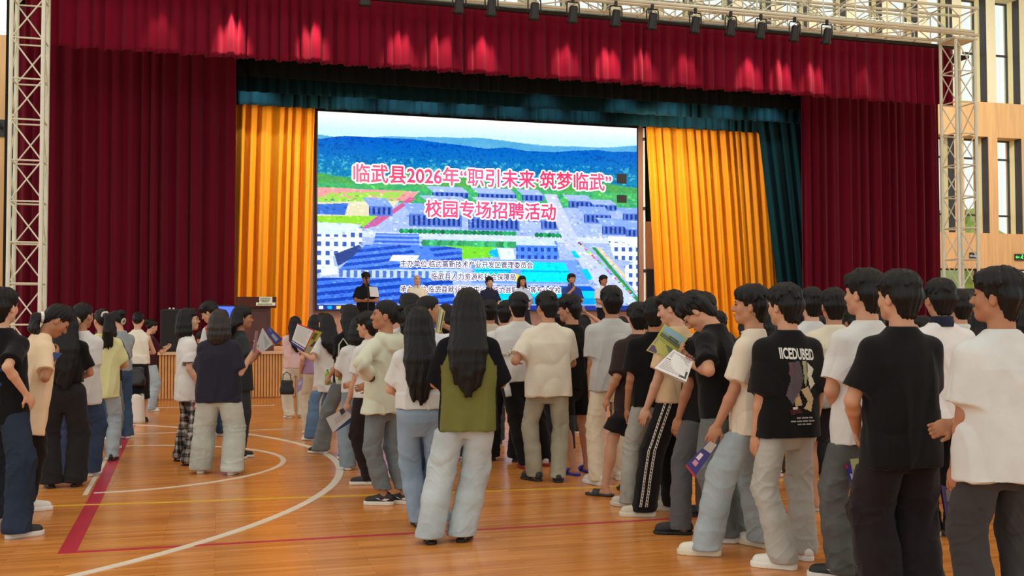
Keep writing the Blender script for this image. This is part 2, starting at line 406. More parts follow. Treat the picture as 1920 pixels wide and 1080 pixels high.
curtain('wing_curtain', 'dark teal side curtain sloping beside the right golden curtain', 24.2, xa(1420, 24.2), xa(1530, 24.2), 7.0, ZS+0.02, M_teal, 17, amp=0.06, per=0.3, lean0=0.75, lean1=0.5, nz=20)
curtain('gold_curtain', 'golden yellow curtain left of the big screen', 25.4, xa(441, 25.4), xa(592, 25.4)-0.02, 7.2, ZS+0.02, M_yel, 18, amp=0.10, per=0.25, lean0=-0.12, lean1=-0.15, nz=20)
curtain('gold_curtain', 'golden yellow curtain right of the big screen', 25.4, xa(1211, 25.4), xa(1440, 25.4), 7.2, ZS+0.02, M_yel, 19, amp=0.10, per=0.25, lean0=0.35, lean1=0.4, nz=20)
bd = MB().box((-3.9, 27.2, 0), (17.5, 27.4, 7.9)); bd.box((-3.9, 20.75, 7.84), (17.5, 27.2, 7.9)); bd.box((-4.0, 21.9, 0), (-3.9, 27.4, 7.84)); bd.box((17.4, 21.9, 0), (17.5, 27.4, 7.84))  # added unseen back, roof and sides that keep the stage dark
setp(bd.build('stage_light_block', mat('light_block_black', (24, 24, 26), 0.9)), kind='structure')
sbw = MB().box((xa(578, 26.1), 26.12, ZS), (xa(1208, 26.1)-0.03, 26.3, 7.3)).build('wall_screen', mat('screen_wall_wood', (176, 132, 116), 0.6, var=0.12, vscale=6, stretch=(6, 6, 0.3))); setp(sbw, kind='structure')
r = empty('white_pole', (xa(1207.5, 25.9), 25.9, ZS), 0, 'thin white pole standing right of the screen', 'pole')
MB().tube([(0, 0, 0), (0, 0, 5.85)], 0.028).build('tube', M_white, r)
for z in (1.9, 3.6, 5.5): MB().tube([(0, 0, z), (0, 0, z+0.09)], 0.04).build('clamp', M_black, r)
r = empty('wood_cabinet', (xa(1216, 25.95)+0.02, 25.95, ZS), 0, 'narrow brown wooden panel right of the white pole', 'panel')
MB().box((-0.11, 0, 0), (0.16, 0.12, 3.3)).build('board', mat('brown_board', (150, 92, 56), 0.6, var=0.1), r)
MB().box((-0.1, -0.02, 0.0), (0.1, 0.0, 2.0)).build('dark_inset', M_black, r)

# ------------------------------------------------------------------ big LED screen
NU, NV = 660, 384
IM = np.zeros((NV, NU, 3)); UU, VV = np.meshgrid((np.arange(NU)+.5)/NU, (np.arange(NV)+.5)/NV)
rgs = np.random.default_rng(5)
def vnoise(sx_, sy_, seed):
    r = np.random.default_rng(seed); g = r.random((sy_+2, sx_+2)); x = UU*sx_; y = VV*sy_
    xi, yi = x.astype(int), y.astype(int); fx, fy = x-xi, y-yi; fx = fx*fx*(3-2*fx); fy = fy*fy*(3-2*fy)
    return (g[yi, xi]*(1-fx)+g[yi, xi+1]*fx)*(1-fy)+(g[yi+1, xi]*(1-fx)+g[yi+1, xi+1]*fx)*fy
def colr(c): return np.array(c, float)
def fillm(mask, c): IM[mask] = colr(c)
def poly(pts, c, mod=None):
    m = np.zeros((NV, NU), bool); n = len(pts); ins = np.zeros((NV, NU), bool)
    for i in range(n):
        x0, y0 = pts[i]; x1, y1 = pts[(i+1) % n]
        if y0 == y1: continue
        cnd = ((y0 > VV) != (y1 > VV)) & (UU < (x1-x0)*(VV-y0)/(y1-y0)+x0)
        ins ^= cnd
    if mod is not None: ins &= mod
    IM[ins] = colr(c); return ins
def mixn(mask, a, b, t): IM[mask] = colr(a)*(1-t[mask][:, None])+colr(b)*t[mask][:, None]
n1 = vnoise(12, 20, 1)*.5+vnoise(40, 60, 2)*.3+vnoise(120, 90, 3)*.2
n2 = vnoise(90, 70, 4)*.5+vnoise(200, 150, 5)*.5
mixn(VV < 2, (150, 165, 225), (185, 190, 235), n2)
t = np.clip(VV/0.09, 0, 1); mixn(VV < 0.14, (255, 255, 255), (205, 240, 250), t)
ridge = 0.10+0.015*np.sin(UU*9+1)+0.02*vnoise(10, 1, 8); mixn((VV > ridge) & (VV < .4), (110, 190, 225), (70, 160, 220), n1)
ridge = 0.125+0.02*vnoise(14, 1, 9)-0.02*np.sin(UU*7); t = np.clip((VV-.13)/.2, 0, 1)
m = (VV > ridge) & (VV < .42); mixn(m, (0, 92, 205), (20, 150, 190), np.clip(t*.7+n2*.5-.1, 0, 1))
m2 = m & (n2 > .62); mixn(m2, (0, 78, 190), (10, 125, 170), t); m2 = m & (n2 < .34) & (VV > .22); mixn(m2, (40, 150, 225), (80, 190, 180), t)
m = (VV > .31+0.02*np.sin(UU*14)) & (VV < .45); mixn(m, (50, 150, 110), (110, 190, 70), n2)
poly([(0, .385), (.3, .39), (.27, .44), (0, .44)], (236, 150, 140)); poly([(0.04, .41), (.26, .39), (.2, .47), (.0, .50), (0, .44)], (160, 206, 70), n2 > .35)
poly([(0, .46), (.24, .44), (.2, .52), (0, .53)], (222, 205, 160)); poly([(.0, .47), (.09, .46), (.08, .52), (0, .52)], (70, 110, 190))
poly([(.0, .53), (.19, .52), (.15, .58), (0, .58)], (150, 205, 44)); poly([(.27, .42), (.29, .425), (.17, .575), (.15, .58)], (206, 90, 130)); poly([(.19, .5), (.21, .5), (.15, .585), (.13, .585)], (190, 100, 150))
def block(u, v, w, h, roof=(150, 170, 232), face=(96, 118, 190), dark=(40, 56, 120), sk=.02, stripes=True):
    poly([(u, v), (u+w, v), (u+w+sk, v+h*.45), (u+sk, v+h*.45)], roof)
    q = poly([(u+sk, v+h*.45), (u+w+sk, v+h*.45), (u+w+sk, v+h), (u+sk, v+h)], face)
    if stripes:
        IM[q & (np.floor((UU-u)*NU/5) % 2 == 0) & ((VV-v) > h*.52) & ((VV-v) < h*.93)] = colr(dark)
def ctree(u0, u1, v, s, nn, seed, c=(40, 130, 70)):
    r = np.random.default_rng(seed)
    for i in range(nn):
        u = u0+(u1-u0)*(i+.5)/nn; fillm(((UU-u)/(s*.6))**2+((VV-v)/s)**2 < 1, colr(c)*r.uniform(.8, 1.25))
for (u, v, w, h) in [(.13, .43, .07, .09), (.32, .36, .11, .06), (.46, .36, .12, .06), (.30, .41, .13, .05), (.46, .41, .14, .05), (.25, .45, .16, .12), (.43, .46, .16, .12), (.62, .42, .05, .11), (.60, .36, .07, .06), (.66, .48, .06, .09), (.75, .38, .08, .07), (.83, .40, .08, .06), (.80, .44, .09, .09), (.86, .5, .10, .09), (.93, .44, .08, .07), (.94, .52, .08, .08)]:
    block(u, v, w, h, (166, 178, 226) if v < .42 else (140, 160, 226))
poly([(.1, .60), (1, .61), (1, .64), (.1, .63)], (205, 208, 238)); ctree(.24, .6, .595, .013, 26, 1); ctree(.66, .78, .60, .013, 9, 2)
poly([(.30, .635), (.6, .635), (.6, .675), (.30, .675)], (176, 190, 225)); ctree(.31, .6, .655, .018, 24, 3, (70, 160, 90))
poly([(.69, .38), (.73, .38), (.80, .62), (1.03, .98), (.93, 1.0), (.76, .66)], (196, 196, 232)); poly([(.845, .66), (.858, .66), (1, .93), (1, .96)], (60, 140, 60)); poly([(.86, .66), (.872, .66), (1, .88), (1, .91)], (226, 196, 150))
for i in range(40):
    u = .80+.19*i/40; v = .63+.30*i/40; fillm((abs(UU-u) < .004) & (abs(VV-v) < .005), rgs.uniform(60, 255, 3))
def wht(pts, u0, nx_, c=(226, 230, 248)):
    q = poly(pts, c); IM[q & (np.floor(UU*NU/8) % 2 == 0) & (np.floor(VV*NV/9) % 2 == 0)] = colr((70, 90, 160))
poly([(0, .56), (.13, .565), (.09, .62), (0, .62)], (210, 220, 250)); wht([(0, .62), (.09, .62), (.13, .575), (.13, .66), (.05, .73), (0, .73)], 0, 0)
wht([(0, .70), (.04, .69), (.05, .78), (.0, .82)], 0, 0); poly([(.05, .72), (.12, .67), (.14, .70), (.06, .78)], (60, 70, 120))
q = poly([(.17, .61), (.30, .61), (.30, .68), (.16, .68)], (130, 156, 226)); IM[q & (np.floor(VV*NV/4) % 2 == 0)] = colr((70, 100, 200))
q = poly([(.14, .67), (.43, .67), (.43, .79), (.06, .80)], (88, 126, 226)); IM[q & (np.floor((VV*NV+.12*UU*NU)/6) % 2 == 0) & (np.floor((UU*NU-VV*NV*.7)/34) % 6 > 0)] = colr((44, 74, 170))
q = poly([(.05, .80), (.43, .785), (.42, .83), (.06, .85)], (186, 200, 240)); IM[q & (np.floor(UU*NU/7) % 2 == 0) & (VV > .80) & (VV < .835)] = colr((90, 110, 180))
q = poly([(0, .84), (.40, .835), (.41, .97), (0, .98)], (76, 116, 220)); IM[q & (np.floor((VV*NV+.1*UU*NU)/7) % 2 == 0) & (np.floor((UU*NU-VV*NV*.5)/40) % 6 > 0)] = colr((36, 66, 160))
poly([(.22, .72), (.30, .72), (.29, .75), (.21, .75)], (236, 244, 255)); poly([(.02, .79), (.06, .78), (.06, .82), (.01, .83)], (226, 232, 250))
poly([(.36, .665), (.53, .67), (.55, .72), (.43, .735), (.43, .68)], (126, 206, 40)); fillm(((UU-.535)/.02)**2+((VV-.70)/.022)**2 < 1, (30, 170, 210)); poly([(.54, .675), (.59, .675), (.60, .74), (.55, .74)], (220, 224, 248))
q = poly([(.60, .63), (.73, .63), (.74, .73), (.60, .73)], (90, 130, 226)); IM[q & (np.floor(UU*NU/7) % 2 == 0) & (np.floor(VV*NV/8) % 2 == 0) & (VV > .66)] = colr((40, 70, 160)); poly([(.60, .625), (.72, .625), (.73, .655), (.60, .655)], (200, 212, 244))
poly([(.46, .735), (.80, .73), (.84, .86), (.46, .86)], (120, 150, 216))
poly([(.475, .745), (.58, .745), (.585, .84), (.465, .84)], (0, 200, 226)); poly([(.475, .79), (.585, .79), (.585, .795), (.47, .795)], (40, 130, 200))
poly([(.615, .745), (.755, .745), (.79, .85), (.615, .85)], (0, 214, 232)); poly([(.615, .79), (.77, .79), (.775, .797), (.615, .797)], (20, 160, 220)); ctree(.60, .605, .83, .02, 1, 7, (200, 190, 40))
poly([(.775, .68), (.79, .68), (.81, .72), (.79, .72)], (0, 190, 200)); poly([(.81, .78), (.83, .775), (.85, .83), (.83, .84)], (0, 190, 200))
poly([(.51, .885), (.86, .885), (.92, .985), (.51, .985)], (0, 196, 236)); q = poly([(.51, .87), (.84, .87), (.86, .895), (.51, .895)], (20, 90, 190)); poly([(.60, .93), (.88, .935), (.92, .985), (.60, .985)], (0, 150, 236))
wht([(.90, .62), (1, .63), (1, .74), (.92, .72)], 0, 0); poly([(.90, .60), (1, .60), (1, .635), (.90, .625)], (236, 240, 252)); wht([(.955, .76), (1, .73), (1, .90), (.96, .84)], 0, 0)
poly([(.95, .9), (1, .96), (1, .985), (.95, .985)], (190, 200, 246))
fillm((VV > .973), (46, 56, 128)); fillm((VV > .968) & (VV < .973), (150, 170, 235))
for (u, c) in [(.012, (245, 248, 255)), (.037, (20, 170, 220)), (.063, (250, 205, 70)), (.088, (70, 160, 245)), (.115, (245, 120, 90)), (.14, (120, 220, 130))]: fillm((abs(UU-u) < .0065) & (abs(VV-.987) < .009), c)
fillm((abs(UU-.012) < .0008) | (abs(VV-.987) < .001), (46, 56, 128)) if False else None
fillm((((UU-.037)/.0065)**2+((VV-.987)/.010)**2 > 1) & (abs(UU-.037) < .0066) & (abs(VV-.987) < .0095), (46, 56, 128))
fillm((abs(UU-.987) < .006) & (abs(VV-.993) < .0025) & (np.floor(UU*NU) % 2 == 0), (230, 235, 255))
for i in range(1500):
    u, v = rgs.random(), rgs.uniform(.37, .97); w, h = rgs.uniform(.0015, .006), rgs.uniform(.002, .005)
    mm = (abs(UU-u-(VV-v)*.2) < w) & (abs(VV-v) < h); IM[mm] = np.clip(IM[mm]*rgs.choice([.82, 1.08, 1.16])+rgs.choice([0, 14]), 0, 255)
gm = VV > .36; IM[gm] = np.clip((IM[gm]-128)*1.12+134+np.array([-8, 4, 18]), 0, 255)
IM += (vnoise(300, 200, 12)[..., None]-.5)*14; IM = np.clip(IM, 0, 255)
IML = np.where(IM/255 <= .04045, IM/255/12.92, ((IM/255+.055)/1.055)**2.4)
YSC = 26.0
A_, B_ = onY(596, 208.5, YSC), onY(1193.5, 241, YSC); zb_ = float(onY(595, 580.7, YSC)[2])
SX0, SX1, SZ1, SZ0 = float(A_[0]), float(B_[0]), float(A_[2]), zb_
SW, SH = SX1-SX0, SZ1-SZ0
scr = empty('led_screen', (SX0, YSC, SZ0), 0, 'huge lit LED screen showing an aerial town photo and red Chinese title', 'screen')
gx, gz = np.meshgrid(np.linspace(0, SW, NU), np.linspace(SH, 0, NV))
idx = np.arange(NU*NV).reshape(NV, NU); FQ = np.stack([idx[:-1, :-1], idx[1:, :-1], idx[1:, 1:], idx[:-1, 1:]], -1).reshape(-1, 4)
md, nt, b = newmat('screen_picture'); a = nd(nt, 'ShaderNodeAttribute', attribute_name='picture')
b.inputs['Base Color'].default_value = (0.004, 0.004, 0.004, 1); b.inputs['Specular IOR Level'].default_value = 0.02; b.inputs['Roughness'].default_value = 0.9; nt.links.new(a.outputs['Color'], b.inputs['Emission Color']); b.inputs['Emission Strength'].default_value = 1.2
SCREEN_E = b.inputs['Emission Strength']
dsp = meshobj('display', np.stack([gx.ravel(), np.full(NU*NV, -0.01), gz.ravel()], 1), FQ, md, scr)
ca = dsp.data.color_attributes.new('picture', 'FLOAT_COLOR', 'POINT')
ca.data.foreach_set('color', np.concatenate([IML.reshape(-1, 3), np.ones((NU*NV, 1))], 1).astype(np.float32).ravel())
fr = MB(); fr.box((-0.03, -0.009, -0.03), (SW+0.03, 0.1, SH+0.12)); fr.box((-0.04, -0.03, SH), (SW+0.04, 0.0, SH+0.16)); fr.build('frame', M_black, scr)
def glow(n, c): return mat(n, c, 0.5, emit=1.0)
def screen_text(body, u0, u1, vc, h, col, outline, bold, ob, label, kk=0):
    for (cc, bo, y) in ((outline, bold+ob, -0.014), (col, bold, -0.018)):
        V, F = text_mesh(body, 0.0)
        lo, hi = V.min(0), V.max(0)
        Q = (V-lo)/(hi-lo); nn = len(V); VS, FS = [], []
        ring = [(0.0, 0.0)]+[(bo*math.cos(a*math.pi/6), bo*math.sin(a*math.pi/6)) for a in range(12)] if bo > 0 else [(0.0, 0.0)]
        for q_, (dx, dz) in enumerate(ring):        # a heavier letter: the same glyphs laid over one another a little apart
            X = (u0+(u1-u0)*Q[:, 0])*SW+dx; Z = SH*(1-vc)+(Q[:, 1]-.5)*h*SH+dz
            VS.append(np.stack([X, np.full(len(X), y-.0002*q_), Z], 1)); FS += [tuple(i+q_*nn for i in f) for f in F]
        o = meshobj('lettering', np.concatenate(VS), FS, glow('lit_'+('letter' if cc is col else 'outline'), cc), scr)
        setp(o, label+(' outline' if cc is outline else ''))
PINK = (240, 40, 92); WH = (255, 245, 250)
screen_text('临武县2026年“职引未来·筑梦临武”', .104, .912, .305, .093, PINK, WH, 0.012, 0.035, 'red title line')
screen_text('校园专场招聘活动', .318, .727, .475, .088, PINK, WH, 0.012, 0.035, 'second red title line')
NAVY = (44, 52, 96)
screen_text('主办单位:临武高新技术产业开发区管理委员会', .243, .653, .762, .036, NAVY, WH, 0.004, 0.014, 'organiser line')
screen_text('临武县人力资源和社会保障局', .337, .598, .826, .036, NAVY, WH, 0.004, 0.014, 'bureau line')
screen_text('承办单位:临武县就业服务中心、临武县职业中等专业学校', .243, .743, .893, .036, NAVY, WH, 0.004, 0.014, 'host line')
screen_text('10:42', .972, .99, .983, .010, WH, WH, 0.0, 0.0, 'clock digits')
for (u, v, w, h) in ((.931, .255, .033, .054), (.931, .372, .033, .042)): MB().box((u*SW, -0.02, SH*(1-v-h)), ((u+w)*SW, -0.012, SH*(1-v))).build('dead_module', M_black, scr)

# ------------------------------------------------------------------ truss portal
def box_truss(mb_, p0, ax, up, length, s, r, rb, pitch, X=False, faces=(0, 1, 2, 3)):
    ax, up = Vector(ax), Vector(up); sd = ax.cross(up); p0 = Vector(p0)
    cs = [p0+sd*(i*s/2)+up*(j*s/2) for i, j in ((-1, -1), (1, -1), (1, 1), (-1, 1))]
    ch = MB()
    n = max(1, round(length/pitch)); dl = length/n
    for c in cs: mb_[0].tube([c, c+ax*length], r)
    for f in faces:
        a, b_ = cs[f], cs[(f+1) % 4]
        for i in range(n+1): mb_[1].tube([a+ax*dl*i, b_+ax*dl*i], rb, 6)
        for i in range(n):
            if X or i % 2 == 0: mb_[1].tube([a+ax*dl*i, b_+ax*dl*(i+1)], rb*0.9, 6)
            if X or i % 2 == 1: mb_[1].tube([b_+ax*dl*i, a+ax*dl*(i+1)], rb*0.9, 6)
YT = 19.2
def tower(x, label, X):
    t = empty('truss_tower', (x, YT, 0), 0, label, 'truss')
    m = (MB(), MB()); box_truss(m, (0, 0, 0.04), (0, 0, 1), (0, 1, 0), 7.66, 0.5, 0.036, 0.015, 0.69 if not X else 0.775, X)
    m[0].build('chord', M_alu, t); m[1].build('bracing', M_alu, t)
    MB().box((-0.36, -0.36, 0), (0.36, 0.36, 0.04)).build('base_plate', M_alu, t)
    MB().box((-0.3, -0.3, 7.70), (0.3, 0.3, 7.74)).build('top_plate', M_alu, t)
tower(-3.13, 'silvery metal truss tower left of the stage curtain', False)
tower(15.88, 'silvery metal truss tower right of the stage curtain', False)
bt = empty('truss_beam', (-3.4, YT, 8.1), 0, 'long silvery truss beam across the top of the stage', 'truss')
m = (MB(), MB()); box_truss(m, (0, 0, 0), (1, 0, 0), (0, 0, 1), 19.6, 0.6, 0.034, 0.015, 0.78, False)
m[0].build('chord', M_alu, bt); m[1].build('bracing', M_alu, bt)
b2 = empty('truss_beam', (-3.4, 24.5, 9.6), 0, 'second silvery truss beam behind, against the upper windows', 'truss')
m = (MB(), MB()); box_truss(m, (0, 0, 0), (1, 0, 0), (0, 0, 1), 22.5, 0.7, 0.034, 0.015, 0.9, False)
m[0].build('chord', M_alu, b2); m[1].build('bracing', M_alu, b2)
vp = empty('lighting_bar', (-3.3, 19.72, 7.74), 0, 'dark pipe above the crimson valance carrying its top edge', 'bar')
MB().tube([(0, 0, 0), (19.5, 0, 0)], 0.05).build('pipe', M_blackmetal, vp)
for i in range(26): MB().tube([(0.4+0.75*i, 0, 0.04), (0.4+0.75*i, -0.15, 0.08)], 0.02, 6).build('bracket', M_alu, vp)
lb = empty('lighting_bar', (-3.3, 18.72, 7.81), 0, 'silvery pipe under the truss beam carrying the stage lamps', 'bar')
MB().tube([(0, 0, 0), (19.2, 0, 0)], 0.035).build('pipe', M_alu, lb)
def par_can():
    t = empty('stage_lamp'); b = MB()
    b.lathe([(0.075, 0.2), (0.10, 0.16), (0.105, -0.1), (0.125, -0.12), (0.125, -0.2), (0.11, -0.2), (0.1, -0.14)], (0, 0.0, 0), 16, (0, -0.35, 1)); b.build('housing', M_blackmetal, t, True)
    y = MB().tube([(-0.15, 0, -0.02), (-0.15, 0, 0.24), (-0.12, 0, 0.29), (0.12, 0, 0.29), (0.15, 0, 0.24), (0.15, 0, -0.02)], 0.016, 6); y.build('yoke', M_blackmetal, t)
    MB().box((-0.03, -0.03, 0.28), (0.03, 0.03, 0.4)).build('clamp', M_blackmetal, t)
    MB().lathe([(0.095, -0.15), (0.05, -0.135), (0.002, -0.13)], (0, 0, 0), 16, (0, -0.35, 1)).build('lens', mat('lamp_lens', (240, 226, 190), 0.2, emit=1.5), t)
    return t
def dup(root, **kw):
    r = root.copy(); C.objects.link(r)
    for ch in list(root.children):
        c = ch.copy(); C.objects.link(c); c.parent = r; c.matrix_parent_inverse = ch.matrix_parent_inverse.copy()
    for k, v in kw.items(): r[k] = v
    return r
cans = [683, 858, 918, 998, 1070, 1150, 1218, 1298, 1364, 1420, 1483, 1543]
ordn = ['glowing stage lamp at the top edge of the picture, above the screen', 'second', 'third', 'fourth', 'fifth', 'sixth', 'seventh', 'eighth', 'ninth', 'tenth', 'eleventh', 'twelfth']
pc = par_can()
for i, px in enumerate(cans):
    o = pc if i == 0 else dup(pc)
    x = xa(px, 18.86, 30); o.location = (x, 18.72, 7.43); o.scale = (.85, .85, .85)
    setp(o, ordn[0] if i == 0 else 'black stage lamp, %s from the left along the bar over the valance' % ordn[i], 'lamp', 'stage lamps over the valance')
for px, k in [(435, 1.9), (585, 1.3), (750, 1.0), (825, .8), (905, 1.0), (1060, .8), (1140, 1.2), (1205, .8), (1285, .5), (1405, 1.0), (1465, 1.0), (1525, .8), (300, .25), (1620, .2)]:
    x = xa(px, YV-.05, 100)
    spot('valance_spot', (x, YV-0.42, 7.62), (x, YV-0.03, 6.62), 190*k, 44, (1.0, 0.48, 0.46), 0.9, 0.06)
for px, k in [(480, .8), (660, .5), (740, .6), (800, .8), (880, .6), (960, .5), (1030, .5), (1100, .35), (1290, .3), (1340, .3)]:
    x = xa(px, 24.5, 200); spot('border_spot', (x, 23.95, 6.95), (x, 24.55, 6.55), 60*k, 95, (0.8, 0.95, 1.0), 0.9)
for px, k in [(1020, .3), (1170, .5), (1260, .5), (1360, .5), (1440, .6)]:
    x = xa(px, 23.3, 200); spot('border_spot', (x, 22.75, 6.9), (x, 23.35, 6.5), 50*k, 95, (0.8, 0.95, 1.0), 0.9)
spot('unseen_stage_wash', (4.0, 22.8, 6.2), (1.3, 25.4, 3.4), 760, 110, (1, 0.85, 0.6), 0.8, 0.3)
spot('unseen_stage_wash', (9.4, 22.6, 6.2), (12.8, 25.4, 3.4), 900, 115, (1, 0.85, 0.6), 0.8, 0.3)
spot('unseen_stage_wash', (6.6, 23.9, 5.9), (6.6, 26.1, 2.2), 260, 130, (1, 0.9, 0.85), 0.8, 0.3)  # added unseen spot that brightens the wall around the screen
spot('unseen_stage_wash', (6.5, 20.6, 6.4), (6.3, 22.8, 1.8), 330, 110, (1, 0.92, 0.85), 0.8, 0.3)

# ------------------------------------------------------------------ furniture of the stage
r = empty('loudspeaker', (xa(325, 21.0, 600)+0.05, 21.05, ZS), 0, 'black loudspeaker box standing on the left end of the stage', 'speaker')
MB().box((-0.28, -0.22, 0), (0.28, 0.22, 0.82), 0.02).build('cabinet', M_black, r)
MB().box((-0.25, -0.235, 0.03), (0.25, -0.22, 0.79), 0.004).build('grille', mat('speaker_grille', (20, 20, 21), 0.7, bump=0.6, bscale=300), r)
MB().tube([(-0.12, 0, 0.82), (-0.12, 0, 0.85)], 0.02).tube([(-0.05, 0, 0.82), (-0.05, 0, 0.85)], 0.02).build('connector', M_alu, r)
lx = xa(480, 21.0, 600)
r = empty('lectern', (lx, 21.1, ZS), 0, 'dark brown wooden lectern with a white name plate at the left of the stage', 'lectern')
Mlec = mat('mahogany', (84, 44, 36), 0.4, var=0.15, vscale=4, stretch=(2, 2, 0.4))
MB().box((-0.34, -0.25, 0.0), (0.34, 0.25, 0.1), 0.01).build('plinth', Mlec, r)
lb_ = MB().box((-0.28, -0.2, 0.1), (0.28, 0.2, 0.85), 0.01); lb_.box((-0.22, -0.215, 0.16), (0.22, -0.2, 0.78), 0.006); lb_.build('body', Mlec, r)
tp = MB(); tp.add([(-.38, -.3, .85), (.38, -.3, .85), (.38, .3, .85), (-.38, .3, .85), (-.38, -.34, 1.06), (.38, -.34, 1.06), (.38, .3, 1.0), (-.38, .3, 1.0)], [(3, 2, 1, 0), (4, 5, 6, 7), (0, 1, 5, 4), (1, 2, 6, 5), (2, 3, 7, 6), (3, 0, 4, 7)]); tp.build('desk_top', Mlec, r)
MB().box((-.01, -.36, .89), (.36, -.345, .95)).box((0.05, -.36, .95), (.3, -.345, 1.06)).build('name_plate', mat('name_plate_white', (238, 240, 214), 0.5), r)
nv = MB()
for j, (z, w) in enumerate(((1.035, .2), (1.0, .22), (.97, .16), (.918, .3))):
    n = int(w/.028)
    for i in range(n): nv.box((.175-w/2+i*.028, -.366, z-.010), (.175-w/2+i*.028+.019, -.36, z+.010))
nv.build('plate_characters', mat('plate_green', (60, 110, 70), 0.6), r)
r = empty('monitor', (xa(440, 21.0, 580)-.18, 20.85, ZS), 0.3, 'small monitor with a bright blue screen beside the lectern', 'monitor')
MB().box((-.2, -.02, .62), (.2, .02, .9), .01).build('case', M_black, r)
MB().box((-.18, -.026, .65), (.18, -.02, .87)).build('display', mat('blue_display', (60, 90, 255), 0.4, emit=1.6), r)
MB().tube([(0, 0, 0.02), (0, 0, .64)], .02).box((-.14, -.1, 0), (.14, .1, .02)).build('stand', M_black, r)
r = empty('tripod_speaker', (xa(1806, 18.3, 560), 18.3, 0), -0.3, 'dark loudspeaker on a stand beside the right truss tower', 'speaker')
MB().box((-.26, -.2, 1.35), (.26, .2, 2.15), .03).build('cabinet', mat('grey_black_cabinet', (52, 50, 50), .6), r)
MB().tube([(0, 0, .7), (0, 0, 1.36)], .02).build('pole', M_black, r)
for k in range(3):
    a_ = k*2.094; MB().tube([(0, 0, .8), (.45*math.cos(a_), .45*math.sin(a_), .015)], .015).build('leg', M_black, r)

